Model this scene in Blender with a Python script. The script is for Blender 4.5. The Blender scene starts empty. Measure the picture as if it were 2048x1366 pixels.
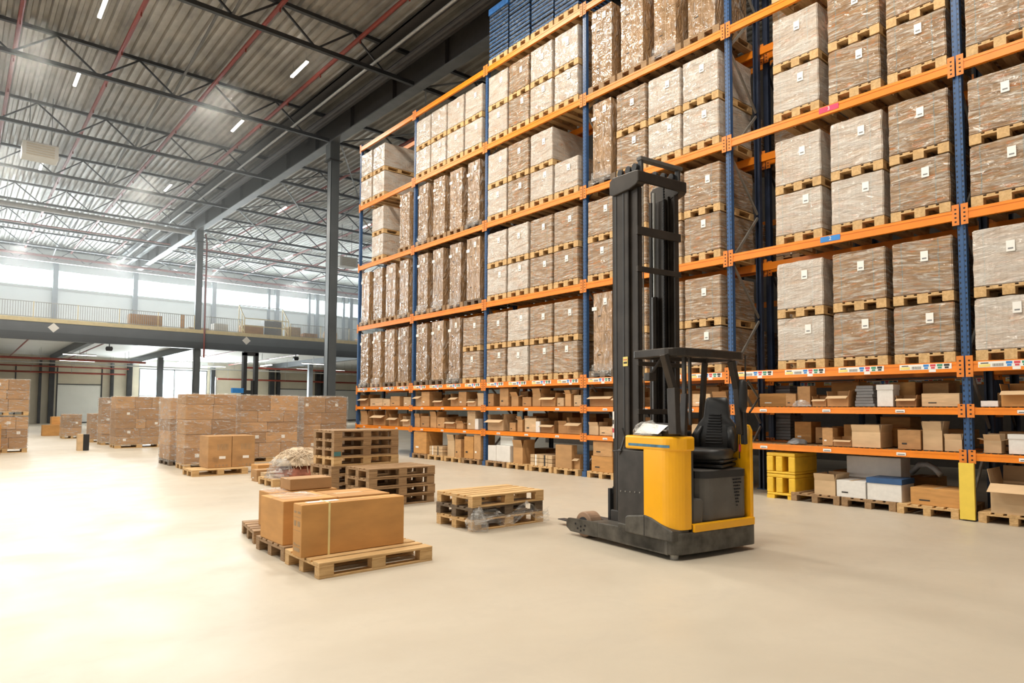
import bpy, bmesh, math, random
from mathutils import Vector, Matrix, Euler
R = math.radians
rnd = random.Random(7)
SC = bpy.context.scene
COL = SC.collection

# ------------------------------------------------------------------ camera
CY, CP, CR, CF, CPY, CH = .6993, .0521, .0043, 1323.71, 747.3, 1.5343
cam_d = bpy.data.cameras.new('camera')
cam = bpy.data.objects.new('camera', cam_d); COL.objects.link(cam)
cam.location = (0, 0, CH)
fw = Vector((math.sin(CY)*math.cos(CP), math.cos(CY)*math.cos(CP), math.sin(CP)))
rt = Vector((math.cos(CY), -math.sin(CY), 0)); up = rt.cross(fw)
rt2 = rt*math.cos(CR)+up*math.sin(CR); up2 = -rt*math.sin(CR)+up*math.cos(CR)
cam.rotation_euler = Matrix((rt2, up2, -fw)).transposed().to_euler()
cam_d.sensor_width = 36; cam_d.lens = CF/2048*36
cam_d.shift_y = (CPY-683)/2048
cam_d.clip_end = 300
SC.camera = cam
CAM = Vector((0, 0, CH))
def ray(x, y): return fw + rt2*(x-1024)/CF - up2*(y-CPY)/CF
def onX(x, y, v): d = ray(x, y); return CAM + d*(v/d.x)
def onZ(x, y, z=0): d = ray(x, y); return CAM + d*((z-CH)/d.z)

# ------------------------------------------------------------------ materials
MATS = {}
class NT:
    def __init__(s, name):
        s.m = bpy.data.materials.new(name); s.m.use_nodes = True
        s.t = s.m.node_tree; s.n = s.t.nodes; s.l = s.t.links
        s.b = s.n['Principled BSDF']; s.out = s.n['Material Output']
    def add(s, typ, **kw):
        nd = s.n.new(typ)
        for k, v in kw.items(): setattr(nd, k, v)
        return nd
    def val(s, sock, v):
        if hasattr(v, 'is_linked') or isinstance(v, bpy.types.NodeSocket): s.l.new(v, sock)
        else: sock.default_value = v
    def math(s, op, a, b=0.0, c=None, clamp=False):
        nd = s.add('ShaderNodeMath', operation=op); nd.use_clamp = clamp
        s.val(nd.inputs[0], a); s.val(nd.inputs[1], b)
        if c is not None: s.val(nd.inputs[2], c)
        return nd.outputs[0]
    def mix(s, f, a, b):
        nd = s.add('ShaderNodeMix', data_type='RGBA')
        s.val(nd.inputs[0], f)
        for i, v in ((6, a), (7, b)):
            if isinstance(v, tuple) and len(v) == 3: v = (*v, 1)
            s.val(nd.inputs[i], v)
        return nd.outputs[2]
    def obj(s):
        if not hasattr(s, '_o'):
            tc = s.add('ShaderNodeTexCoord'); s._o = tc.outputs['Object']
            sp = s.add('ShaderNodeSeparateXYZ'); s.l.new(s._o, sp.inputs[0]); s.xyz = sp.outputs
            s.u = s.math('ADD', sp.outputs[0], sp.outputs[1])
            oi = s.add('ShaderNodeObjectInfo'); s.rand = oi.outputs['Random']
        return s._o
    def vec(s, x, y, z):
        nd = s.add('ShaderNodeCombineXYZ')
        for i, v in enumerate((x, y, z)): s.val(nd.inputs[i], v)
        return nd.outputs[0]
    def noise(s, v, scale, detail=3, rough=.55, dist=0):
        nd = s.add('ShaderNodeTexNoise'); s.l.new(v, nd.inputs['Vector'])
        nd.inputs['Scale'].default_value = scale; nd.inputs['Detail'].default_value = detail
        nd.inputs['Roughness'].default_value = rough; nd.inputs['Distortion'].default_value = dist
        return nd.outputs['Fac']
    def ramp(s, f, a, b, lo=0., hi=1.):
        nd = s.add('ShaderNodeMapRange'); nd.clamp = True
        s.val(nd.inputs[0], f)
        for i, v in enumerate((a, b, lo, hi)): nd.inputs[i+1].default_value = v
        return nd.outputs[0]
    def bump(s, h, strength=.3, dist=.01):
        nd = s.add('ShaderNodeBump'); nd.inputs['Strength'].default_value = strength
        nd.inputs['Distance'].default_value = dist; s.l.new(h, nd.inputs['Height'])
        s.l.new(nd.outputs[0], s.b.inputs['Normal'])
    def coat(s, w=.8, rough=.12, seed=0.):
        s.obj()
        n_ = s.noise(s.vec(s.math('MULTIPLY', s.u, 2.), s.math('MULTIPLY', s.xyz[2], 2.6), s.math('ADD', s.math('MULTIPLY', s.rand, 33), seed)), 2.2, 2, .5, 1.)
        nd = s.add('ShaderNodeBump'); nd.inputs['Strength'].default_value = 1; nd.inputs['Distance'].default_value = .05
        s.l.new(n_, nd.inputs['Height']); s.l.new(nd.outputs[0], s.b.inputs['Coat Normal'])
        s.b.inputs['Coat Weight'].default_value = w; s.b.inputs['Coat Roughness'].default_value = rough
    def fin(s, base=None, rough=.5, metal=0, spec=None):
        if base is not None:
            if isinstance(base, tuple): base = (*base[:3], 1)
            s.val(s.b.inputs['Base Color'], base)
        s.val(s.b.inputs['Roughness'], rough); s.val(s.b.inputs['Metallic'], metal)
        if spec is not None: s.b.inputs['Specular IOR Level'].default_value = spec
        return s.m

def plain(name, col, rough=.5, metal=0., var=.12, scale=6, bump=0.):
    """painted / moulded surface with a little procedural wear"""
    t = NT(name); t.obj()
    nz = t.noise(t._o, scale, 4)
    f = t.ramp(nz, .3, .7, 1-var, 1+var)
    mul = t.add('ShaderNodeVectorMath', operation='SCALE')
    mul.inputs[0].default_value = col[:3]; t.l.new(f, mul.inputs['Scale'])
    if bump: t.bump(nz, bump, .01)
    t.val(t.b.inputs['Base Color'], mul.outputs[0])
    t.val(t.b.inputs['Roughness'], rough); t.val(t.b.inputs['Metallic'], metal)
    return t.m

def wood(name, c1, c2):
    t = NT(name); t.obj()
    v = t.vec(t.math('MULTIPLY', t.xyz[0], 1.2), t.math('MULTIPLY', t.xyz[1], 9), t.math('MULTIPLY', t.xyz[2], 9))
    v2 = t.add('ShaderNodeVectorMath', operation='ADD'); t.l.new(v, v2.inputs[0]); t.l.new(t.vec(t.math('MULTIPLY', t.rand, 31), 0., 0.), v2.inputs[1])
    a = t.noise(v2.outputs[0], 3, 5, .6, .6)
    b = t.noise(v2.outputs[0], .9, 2)
    c = t.mix(t.ramp(a, .35, .68), c1, c2)
    c = t.mix(t.ramp(b, .45, .75, 0, .35), c, tuple(x*.45 for x in c2))
    t.bump(a, .3, .004)
    return t.fin(c, .72)

def carton_mat(name, col, film=0., seams=False):
    t = NT(name); t.obj()
    hz = t.vec(t.math('MULTIPLY', t.u, 1.0), t.math('MULTIPLY', t.xyz[2], 2.5), t.math('MULTIPLY', t.rand, 40))
    n1 = t.noise(hz, 2.2, 4)
    c = t.mix(t.ramp(n1, .3, .7), tuple(x*.86 for x in col), tuple(min(1, x*1.12) for x in col))
    r = t.ramp(t.rand, 0, 1, .85, 1.12)
    sc = t.add('ShaderNodeVectorMath', operation='SCALE'); t.l.new(c, sc.inputs[0]); t.l.new(r, sc.inputs['Scale'])
    c = sc.outputs[0]
    if film:
        w = t.vec(t.math('MULTIPLY', t.u, 3.), t.math('MULTIPLY', t.xyz[2], 1.1), t.math('MULTIPLY', t.rand, 30))
        n2 = t.noise(w, 2.5, 5, .6, 1.2)
        c = t.mix(t.ramp(n2, .55, .70, 0, film), c, (.74, .71, .67))  # film whiteness with vertical glossy streaks painted into the colour
        t.bump(n2, 1, .16)
        t.coat(1, .08)
        return t.fin(c, .2)
    fine = t.noise(t._o, 60, 2)
    t.bump(fine, .12, .002)
    return t.fin(c, .78)

def film_load(name, kind):
    """carton layers seen through stretch film: 'tan' = clear wrinkled film, 'white' = many milky layers"""
    t = NT(name); t.obj()
    z = t.xyz[2]; seed = t.math('MULTIPLY', t.rand, 57)
    # layers of product
    lay = t.noise(t.vec(t.math('MULTIPLY', t.u, 1.3), t.math('MULTIPLY', z, 13), seed), 1.6, 3, .6)
    blot = t.noise(t.vec(t.math('MULTIPLY', t.u, 2.2), t.math('MULTIPLY', z, 7), t.math('ADD', seed, 5)), 2.4, 2)
    base = t.mix(t.ramp(lay, .32, .66), (.27, .135, .05), (.54, .32, .15))
    base = t.mix(t.ramp(blot, .60, .68, 0, .75), base, (.62, .20, .03))
    base = t.mix(t.ramp(blot, .36, .30, 0, .45), base, (.30, .32, .30))
    # straps
    for off in (.27, -.22):
        d = t.math('ABSOLUTE', t.math('SUBTRACT', t.u, off))
        base = t.mix(t.math('MULTIPLY', t.math('LESS_THAN', d, .007), .6), base, (.16, .30, .32))
    # wrinkles: long thin, slightly tilted
    tilt = t.math('ADD', z, t.math('MULTIPLY', t.u, t.ramp(t.rand, 0, 1, -.12, .12)))
    wr = t.noise(t.vec(t.math('MULTIPLY', t.u, 2.2), t.math('MULTIPLY', tilt, 17), seed), 1.7, 6, .70, .7)
    big = t.noise(t.vec(t.math('MULTIPLY', t.u, 1.2), t.math('MULTIPLY', tilt, 3.0), seed), 1.8, 3, .5, .8)
    if kind == 'tan':
        c = t.mix(t.ramp(wr, .49, .64, .05, .80), base, (.84, .79, .70))  # whitish film tone, plus wrinkle highlights painted in as pale streaks
        c = t.mix(t.ramp(big, .5, .75, 0, .30), c, (.62, .57, .49))
        h = t.math('ADD', t.math('MULTIPLY', wr, .8), t.math('MULTIPLY', big, .6))
        t.bump(h, 1, .10)
        t.coat(.6, .15); return t.fin(c, .20)
    rid = t.math('SINE', t.math('MULTIPLY', t.u, 95))
    c = t.mix(t.ramp(big, .30, .66, .42, .88), base, (.64, .60, .54))
    c = t.mix(t.ramp(wr, .54, .70, 0, .6), c, (.84, .81, .75))
    c = t.mix(t.math('MULTIPLY', t.ramp(rid, .2, 1, 0, .16), t.ramp(blot, .35, .6)), c, (.36, .27, .20))
    h = t.math('ADD', t.math('MULTIPLY', wr, .4), t.math('ADD', t.math('MULTIPLY', big, .8), t.math('MULTIPLY', rid, .02)))
    t.bump(h, .9, .08)
    t.coat(.7, .15); return t.fin(c, .22)

def clear_film(name, amt=.32, tint=(.9, .9, .88), dark=False):
    t = NT(name); t.obj()
    w = t.vec(t.math('MULTIPLY', t.u, 2), t.math('MULTIPLY', t.xyz[2], 6), t.math('MULTIPLY', t.rand, 20))
    n = t.noise(w, 2.2, 5, .65, 1.4)
    bp = t.add('ShaderNodeBump'); bp.inputs['Strength'].default_value = 1; bp.inputs['Distance'].default_value = .06
    t.l.new(n, bp.inputs['Height'])
    t.fin(tint, .18); t.l.new(bp.outputs[0], t.b.inputs['Normal'])
    tr = t.add('ShaderNodeBsdfTransparent')
    mx = t.add('ShaderNodeMixShader')
    t.l.new(t.ramp(n, .50, .74, amt*.25, min(.9, amt*2.0)), mx.inputs[0])
    t.l.new(tr.outputs[0], mx.inputs[1]); t.l.new(t.b.outputs[0], mx.inputs[2])
    t.l.new(mx.outputs[0], t.out.inputs['Surface'])
    return t.m

def glass(name):
    t = NT(name); t.obj()
    tr = t.add('ShaderNodeBsdfTransparent'); tr.inputs[0].default_value = (.93, .97, .98, 1)
    t.fin((.9, .95, .95), .05)
    mx = t.add('ShaderNodeMixShader'); mx.inputs[0].default_value = .08
    t.l.new(tr.outputs[0], mx.inputs[1]); t.l.new(t.b.outputs[0], mx.inputs[2])
    t.l.new(mx.outputs[0], t.out.inputs['Surface'])
    return t.m

def emit(name, col, st):
    t = NT(name); t.b.inputs['Base Color'].default_value = (*col, 1)
    t.b.inputs['Emission Color'].default_value = (*col, 1); t.b.inputs['Emission Strength'].default_value = st
    return t.m

def floor_mat():
    t = NT('polished_concrete'); t.obj()
    a = t.noise(t._o, .22, 5, .6, .5); b = t.noise(t._o, 1.4, 5, .65, .3)
    c = t.noise(t._o, 16, 3)
    col = t.mix(t.ramp(a, .3, .7), (.455, .40, .315), (.56, .50, .40))
    col = t.mix(t.ramp(b, .52, .8, 0, .30), col, (.40, .345, .27))
    col = t.mix(t.ramp(c, .55, .8, 0, .12), col, (.42, .37, .30))
    # faint tyre sweeps
    wv = t.add('ShaderNodeTexWave', wave_type='RINGS'); wv.inputs['Scale'].default_value = .16
    wv.inputs['Distortion'].default_value = 6; wv.inputs['Detail'].default_value = 2
    t.l.new(t._o, wv.inputs['Vector'])
    col = t.mix(t.math('MULTIPLY', t.ramp(wv.outputs['Fac'], .9, 1, 0, .16), t.ramp(b, .4, .6)), col, (.40, .35, .29))
    t.bump(b, .06, .01)
    return t.fin(col, t.ramp(b, .3, .7, .36, .55))

def upright_mat(name, col, hole):
    t = NT(name); t.obj()
    zz = t.math('FRACT', t.math('MULTIPLY', t.xyz[2], 13))
    inz = t.math('MULTIPLY', t.math('GREATER_THAN', zz, .3), t.math('LESS_THAN', zz, .7))
    d = t.math('ABSOLUTE', t.math('SUBTRACT', t.math('ABSOLUTE', t.xyz[1]), .034))
    on = t.math('MULTIPLY', inz, t.math('LESS_THAN', d, .009))
    nz = t.noise(t._o, 5, 4)
    c = t.mix(t.ramp(nz, .3, .7), tuple(x*.85 for x in col), tuple(x*1.15 for x in col))
    c = t.mix(on, c, hole)
    return t.fin(c, .38)

M = dict(
    floor=floor_mat(),
    orange=plain('orange_beam_paint', (.84, .235, .008), .36, 0, .10, 3),
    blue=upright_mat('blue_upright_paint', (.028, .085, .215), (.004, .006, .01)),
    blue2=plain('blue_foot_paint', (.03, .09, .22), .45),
    darkblue=plain('dark_back_upright', (.012, .022, .05), .5),  # much darker blue for rear uprights and rear racks
    galv=plain('galvanised_brace', (.34, .33, .30), .42, .6),
    bracket=plain('orange_connector_paint', (.72, .21, .02), .45),
    hole=plain('dark_slot', (.01, .01, .012), .8),
    deck=plain('shelf_deck', (.38, .25, .13), .7, 0, .25, 20),
    pale=wood('pale_pallet_wood', (.68, .45, .215), (.50, .30, .115)),
    oldw=wood('weathered_pallet_wood', (.40, .25, .125), (.25, .145, .065)),
    darkw=wood('dark_pallet_wood', (.19, .135, .085), (.10, .07, .045)),
    brown=carton_mat('brown_cardboard', (.48, .27, .112)), deepc=carton_mat('deep_brown_cardboard', (.37, .20, .08)),
    brown2=carton_mat('warm_brown_cardboard', (.54, .275, .085)),
    tanc=carton_mat('pale_cardboard', (.60, .42, .24)),
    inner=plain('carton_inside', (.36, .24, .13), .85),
    brownfilm=carton_mat('brown_cardboard_under_film', (.40, .235, .11), .75),
    tan=film_load('cartons_in_wrinkled_film', 'tan'),
    white=film_load('cartons_in_milky_film', 'white'),
    film=clear_film('clear_stretch_film', .38, (.8, .78, .74)),
    film2=clear_film('crumpled_plastic_film', .60, (.78, .78, .76)),
    whitebox=plain('white_card', (.72, .70, .66), .6, 0, .06),
    paper=plain('white_paper_label', (.85, .83, .78), .6, 0, .03),
    ink=plain('black_print', (.03, .025, .02), .7),
    tape=plain('cream_strap', (.80, .66, .30), .4),
    lblue=plain('blue_print', (.03, .22, .60), .5), lred=plain('red_print', (.62, .06, .08), .5),
    lgreen=plain('green_print', (.05, .28, .16), .5), lyel=plain('yellow_print', (.80, .66, .20), .5),
    pink=plain('magenta_sticker', (.60, .04, .12), .5),
    steel=plain('dark_painted_steel', (.040, .042, .045), .45, .2, .2, 2),
    girder=plain('grey_painted_steel', (.15, .155, .16), .42, .2, .2, 1.5),
    column=plain('column_grey_paint', (.125, .14, .15), .42, 0, .1, 1.5),
    roof=plain('galvanised_roof_deck', (.37, .35, .315), .40, .3, .25, .9),
    redpipe=plain('red_sprinkler_pipe', (.24, .035, .02), .42),
    pipe=plain('grey_service_pipe', (.42, .42, .41), .4, .4),
    duct=plain('dark_service_duct', (.055, .05, .048), .5, .2),
    led=emit('led_tube', (1, .97, .90), 30),
    led2=emit('led_batten', (1, .97, .92), 9),
    wall=plain('pale_wall_cladding', (.70, .73, .70), .6, 0, .05, .5),
    wallb=plain('beige_wall_panel', (.60, .55, .44), .6, 0, .08, .8),
    aisle_dark=plain('aisle_darkness_brown', (.09, .075, .06), .8),  # darkness of the next aisle put into the colour
    door=plain('white_door_panel', (.74, .74, .70), .45, 0, .03, 1),
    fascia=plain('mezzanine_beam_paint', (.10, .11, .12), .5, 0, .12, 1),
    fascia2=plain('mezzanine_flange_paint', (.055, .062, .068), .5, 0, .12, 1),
    cream=plain('cream_steel_paint', (.72, .60, .32), .45, 0, .08),
    rail=plain('railing_paint', (.36, .35, .31), .45, 0, .05),
    soffit=plain('white_soffit', (.66, .67, .66), .6, 0, .05, .6),
    glass=glass('window_glass'),
    yellow=plain('truck_yellow_paint', (.95, .455, .008), .26, 0, .05, 2.5),
    charcoal=plain('truck_charcoal_paint', (.040, .036, .032), .48, .1, .35, 5, .08),
    scuffed=plain('scuffed_truck_steel', (.085, .078, .065), .5, .2, .5, 7, .1),
    mast=plain('mast_steel', (.040, .032, .025), .36, .35, .35, 3),
    seat=plain('black_vinyl', (.022, .022, .022), .40, 0, .15, 10),
    cover=plain('grey_truck_cover', (.105, .098, .088), .5, 0, .18, 4),
    tyre=plain('tan_polyurethane_tyre', (.30, .19, .12), .55, 0, .25),
    stripeb=plain('faded_blue_stripe', (.05, .17, .27), .5, 0, .5, 14),
    yplastic=plain('yellow_plastic_crate', (.78, .48, .03), .45, 0, .12),
    guardy=plain('yellow_upright_guard', (.82, .60, .08), .45, 0, .05),
    bluew=plain('blue_plastic_goods', (.03, .13, .36), .35, 0, .3, 9),
    sackr=plain('dark_red_fabric', (.24, .075, .04), .75, 0, .3, 9, .4),
    sackt=plain('net_fabric', (.62, .50, .36), .75, 0, .25, 12, .5),
    blackm=plain('black_plastic', (.015, .015, .016), .5),
    grey=plain('grey_plastic', (.20, .20, .20), .5),
    ground=plain('outdoor_paving', (.55, .55, .52), .8),
    teal=plain('teal_paint', (.06, .17, .17), .6),
)
M['stack'] = None
def stack_mat():
    t = NT('blue_crates_under_film'); t.obj()
    s = t.math('FRACT', t.math('MULTIPLY', t.xyz[2], 9))
    c = t.mix(t.math('GREATER_THAN', s, .62), (.012, .02, .035), (.03, .11, .27))
    n = t.noise(t.vec(t.math('MULTIPLY', t.u, 4), t.math('MULTIPLY', t.xyz[2], 6), t.math('MULTIPLY', t.rand, 9)), 3, 4, .6, 1)
    c = t.mix(t.ramp(n, .54, .74, 0, .6), c, (.45, .45, .44))
    c = t.mix(t.ramp(n, .38, .30, 0, .6), c, (.25, .10, .04))
    t.bump(n, .8, .04)
    return t.fin(c, .3)
M['stack'] = stack_mat()

# ------------------------------------------------------------------ mesh builder
class MB:
    def __init__(s): s.v = []; s.f = []; s.mi = []; s.mats = []
    def m(s, mat):
        if mat not in s.mats: s.mats.append(mat)
        return s.mats.index(mat)
    def poly(s, vs, fs, mat, mx=None):
        o = len(s.v); k = s.m(mat)
        for p in vs:
            p = Vector(p)
            if mx is not None: p = mx @ p
            s.v.append(p)
        for f in fs: s.f.append([i+o for i in f]); s.mi.append(k)
        return s
    def box(s, a, b, mat, mx=None):
        x0, y0, z0 = a; x1, y1, z1 = b
        if x1 < x0: x0, x1 = x1, x0
        if y1 < y0: y0, y1 = y1, y0
        if z1 < z0: z0, z1 = z1, z0
        vs = [(x0,y0,z0),(x1,y0,z0),(x1,y1,z0),(x0,y1,z0),(x0,y0,z1),(x1,y0,z1),(x1,y1,z1),(x0,y1,z1)]
        return s.poly(vs, [(0,3,2,1),(4,5,6,7),(0,1,5,4),(1,2,6,5),(2,3,7,6),(3,0,4,7)], mat, mx)
    def prism(s, pts, axis, lo, hi, mat, mx=None):
        """2-D outline extruded along an axis: x -> pts are (y,z), y -> (x,z), z -> (x,y)"""
        def p3(p, h):
            return (h, p[0], p[1]) if axis == 'x' else (p[0], h, p[1]) if axis == 'y' else (p[0], p[1], h)
        n = len(pts); vs = [p3(p, lo) for p in pts]+[p3(p, hi) for p in pts]
        ar = sum(pts[i][0]*pts[(i+1) % n][1]-pts[(i+1) % n][0]*pts[i][1] for i in range(n))
        flip = (ar < 0) != (axis == 'y')
        fs = [list(range(n))[::-1], list(range(n, 2*n))]+[(i, (i+1) % n, n+(i+1) % n, n+i) for i in range(n)]
        if flip: fs = [tuple(f)[::-1] for f in fs]
        return s.poly(vs, fs, mat, mx)
    def tube(s, pts, r, mat, n=8, mx=None):
        pts = [Vector(p) for p in pts]; rs = r if isinstance(r, (list, tuple)) else [r]*len(pts)
        vs = []; fs = []
        for i, p in enumerate(pts):
            d = (pts[min(i+1, len(pts)-1)]-pts[max(i-1, 0)]).normalized()
            a = Vector((0, 0, 1)) if abs(d.z) < .9 else Vector((1, 0, 0))
            e1 = d.cross(a).normalized(); e2 = d.cross(e1)
            for k in range(n):
                t = 2*math.pi*k/n; vs.append(p+(e1*math.cos(t)+e2*math.sin(t))*rs[i])
        for i in range(len(pts)-1):
            for k in range(n):
                fs.append((i*n+k, (i+1)*n+k, (i+1)*n+(k+1) % n, i*n+(k+1) % n))
        fs.append(tuple(range(n))); fs.append(tuple(range((len(pts)-1)*n, len(pts)*n))[::-1])
        return s.poly(vs, fs, mat, mx)
    def bar(s, a, b, w, h, mat, mx=None):
        """rectangular bar from a to b, w sideways, h in the other direction"""
        a = Vector(a); b = Vector(b); d = (b-a).normalized()
        u = Vector((0, 0, 1)) if abs(d.z) < .9 else Vector((0, 1, 0))
        e1 = d.cross(u).normalized(); e2 = e1.cross(d).normalized()
        vs = []
        for p in (a, b):
            for i, j in ((-1,-1),(1,-1),(1,1),(-1,1)): vs.append(p+e1*i*w/2+e2*j*h/2)
        return s.poly(vs, [(0,3,2,1),(4,5,6,7),(0,1,5,4),(1,2,6,5),(2,3,7,6),(3,0,4,7)][::1], mat, mx)
    def mesh(s, name, bevel=0, seg=2, smooth=False, jit=0):
        me = bpy.data.meshes.new(name)
        me.from_pydata([tuple(p) for p in s.v], [], s.f)
        for m_ in s.mats: me.materials.append(m_)
        for p, k in zip(me.polygons, s.mi): p.material_index = k
        bm = bmesh.new(); bm.from_mesh(me)
        bmesh.ops.recalc_face_normals(bm, faces=bm.faces)
        if bevel:
            bmesh.ops.bevel(bm, geom=[e for e in bm.edges if e.calc_face_angle(0) > .5], offset=bevel, segments=seg, affect='EDGES', profile=.5, clamp_overlap=True)
        bm.to_mesh(me); bm.free()
        if smooth:
            for p in me.polygons: p.use_smooth = True
        me.update()
        return me
    def build(s, name, parent=None, bevel=0, seg=2, smooth=False, loc=None, rz=0):
        o = bpy.data.objects.new(name, s.mesh(name, bevel, seg, smooth)); COL.objects.link(o)
        if parent: o.parent = parent
        if loc is not None: o.location = loc
        o.rotation_euler.z = rz
        return o

def tag(o, label, cat, group=None, kind=None):
    o['label'] = label; o['category'] = cat
    if group: o['group'] = group
    if kind: o['kind'] = kind
    return o
def thing(name, label, cat, loc=(0, 0, 0), rz=0, group=None):
    o = bpy.data.objects.new(name, None); COL.objects.link(o)
    o.empty_display_size = .1; o.location = loc; o.rotation_euler.z = rz
    return tag(o, label, cat, group)
def put(name, me, parent=None, loc=(0, 0, 0), rot=(0, 0, 0), sc=None, label=None):
    o = bpy.data.objects.new(name, me); COL.objects.link(o)
    o.parent = parent; o.location = loc; o.rotation_euler = rot
    if sc: o.scale = sc
    if label: o['label'] = label
    return o
def struct(name, mb, **k):
    o = mb.build(name, **k); o['kind'] = 'structure'; return o
ORD = ['first', 'second', 'third', 'fourth', 'fifth', 'sixth', 'seventh', 'eighth', 'ninth', 'tenth', 'eleventh', 'twelfth', 'thirteenth', 'fourteenth', 'fifteenth', 'sixteenth', 'seventeenth', 'eighteenth']

# ------------------------------------------------------------------ building shell
SL = .018
def zb(y): return 13.75+SL*(y-28.33)          # underside of girder / bottom chords
def zr(y): return zb(y)+1.25                  # roof deck
XL, XR, YN, YF = -26., 48., -16., 72.4
struct('floor', MB().box((XL, YN, -.2), (XR, YF+.3, 0), M['floor']))
# roof deck, trapezoid ribs running front to back
mb = MB(); pitch = .33; x = XL; top = []; prof = []
while x < XR:
    prof += [(x, 0), (x+.11, 0), (x+.15, .11), (x+.28, .11)]; x += pitch
prof.append((x, 0))
vs = []; fs = []
for (px, dz) in prof:
    for yy in (YN, YF+.2): vs.append((px, yy, zr(yy)+dz))
for (px, dz) in prof:
    for yy in (YN, YF+.2): vs.append((px, yy, zr(yy)+dz+.05))
n = len(prof)
for i in range(n-1):
    fs.append((2*i, 2*i+1, 2*i+3, 2*i+2)); o = 2*n; fs.append((o+2*i, o+2*i+2, o+2*i+3, o+2*i+1))
mb.poly(vs, fs, M['roof']); struct('ceiling', mb)

# far wall: lower part with openings, window band above the mezzanine
W0, W1 = YF, YF+.3
def wallbox(m_, x0, x1, z0, z1, mat=None): m_.box((x0, W0, z0), (x1, W1, z1), mat or M['wall'])
wl = MB()
OPEN = [(13.6, 19.85, 0, 5.25)]
DOORS = [(-7.6, -4.1), (.55, 4.0), (7.05, 10.5), (27.4, 30.9), (33.6, 37.1), (40.2, 43.7)]
wallbox(wl, XL, 13.6, 5.2, 6.1, M['wallb']); wallbox(wl, 19.85, XR, 5.2, 6.1, M['wallb']); wallbox(wl, 13.6, 19.85, 5.25, 6.1)
cur = XL
for (a, b) in DOORS:
    if a > 19.85 and cur < 13.6:
        wallbox(wl, cur, 13.6, 0, 5.2, M['wallb']); cur = 19.85
    wallbox(wl, cur, a, 0, 5.2, M['wallb']); wallbox(wl, a, b, 3.55, 5.2, M['wallb']); cur = b
wallbox(wl, cur, XR, 0, 5.2, M['wallb'])
wallbox(wl, XL, XR, 6.1, 12.24); wallbox(wl, XL, XR, 13.9, zr(YF)+.1)
MULL = [-12.8, -6.4, .1, 6.6, 13, 20.2, 26.8, 31.4, 35.6, 40, 44.5]
prev = XL
wins = []
for mx_ in MULL:
    wallbox(wl, mx_-.1, mx_+.1, 12.24, 13.9); wins.append((prev, mx_-.1)); prev = mx_+.1
struct('wall_far', wl)
for i, (a, b) in enumerate(wins):
    if a < -13: continue
    f = MB().box((a, W0+.05, 12.24), (b, W0+.12, 12.3), M['rail']).box((a, W0+.05, 13.84), (b, W0+.12, 13.9), M['rail'])
    k = 3
    for j in range(1, k): q = a+(b-a)*j/k; f.box((q-.025, W0+.05, 12.3), (q+.025, W0+.12, 13.84), M['rail'])
    w = struct('window_%d' % (i+1), f)
    MB().box((a, W0+.07, 12.3), (b, W0+.09, 13.84), M['glass']).build('window_pane', w)
# big bright opening under the mezzanine
f = MB()
for q in (13.6, 16.7, 19.75): f.box((q, W0+.05, 0), (q+.1, W0+.15, 5.25), M['girder'])
f.box((13.6, W0+.05, 5.15), (19.85, W0+.15, 5.25), M['girder']).box((13.6, W0+.05, 2.55), (16.7, W0+.12, 2.62), M['rail'])
w = struct('window_20', f); MB().box((13.7, W0+.09, .0), (19.75, W0+.1, 5.15), M['glass']).build('window_pane', w)
struct('wall_left_return', MB().box((XL, 49.8, 0), (XL+.3, YF, 15.9), M['wall']))
struct('wall_right', MB().box((XR, YN, 0), (XR+.3, YF+.3, 15.9), M['wall']))
struct('wall_right_added_backing', MB().box((20.5, YN, 0), (20.7, 22, 13.5), M['aisle_dark']))  # added backing, closes off the bright view behind the racks
struct('ground', MB().box((XL-30, YF+.3, -.3), (XR+30, YF+90, -.05), M['ground']))
for i, (a, b) in enumerate(DOORS):
    d = MB().box((a+.02, W0+.05, 0), (b-.02, W0+.12, 3.56), M['door'])
    for j in range(6): d.box((a+.05, W0+.02, .06+j*.58), (b-.05, W0+.1, .06+(j+1)*.58-.012), M['door'])
    o = struct('door_%d' % (i+1), d)
    MB().box((a-.06, W0-.05, 0), (a+.04, W0, 5.2), M['steel']).box((b-.04, W0-.05, 0), (b+.06, W0, 5.2), M['steel']).box((a, W0-.06, 3.50), (b, W0, 3.58), M['steel']).build('door_frame', o)
    MB().box((a+.4, W0-.005, 0.0), (b-.4, W0+.02, .10), M['blackm']).build('door_seal', o)

# mezzanine
MY = 49.83
struct('mezzanine_floor', MB().box((XL, MY+.3, 6.12), (XR, YF, 6.85), M['soffit']))
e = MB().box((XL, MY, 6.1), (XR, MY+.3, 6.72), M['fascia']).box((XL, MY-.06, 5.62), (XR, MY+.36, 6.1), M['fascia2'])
struct('mezzanine_edge_beam', e)
struct('mezzanine_kerb', MB().box((XL, MY-.08, 6.72), (XR, MY+.3, 6.97), M['cream']))
for q in (6.6, 13., 26., 38.):
    struct('mezzanine_beam', MB().box((q-.18, MY+.36, 5.6), (q+.18, YF, 6.12), M['fascia2']))
for (q, yy) in ((13, 61), (26, 61), (38, 61)):
    tag(MB().box((q-.2, yy-.2, 0), (q+.2, yy+.2, 5.6), M['column']).build('mezzanine_column'), 'grey steel column carrying the mezzanine, %s' % {13: 'before the bright opening', 26: 'right of the opening near the second dock door', 38: 'behind the end of the orange rack'}[q], 'column', kind='structure')
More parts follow.
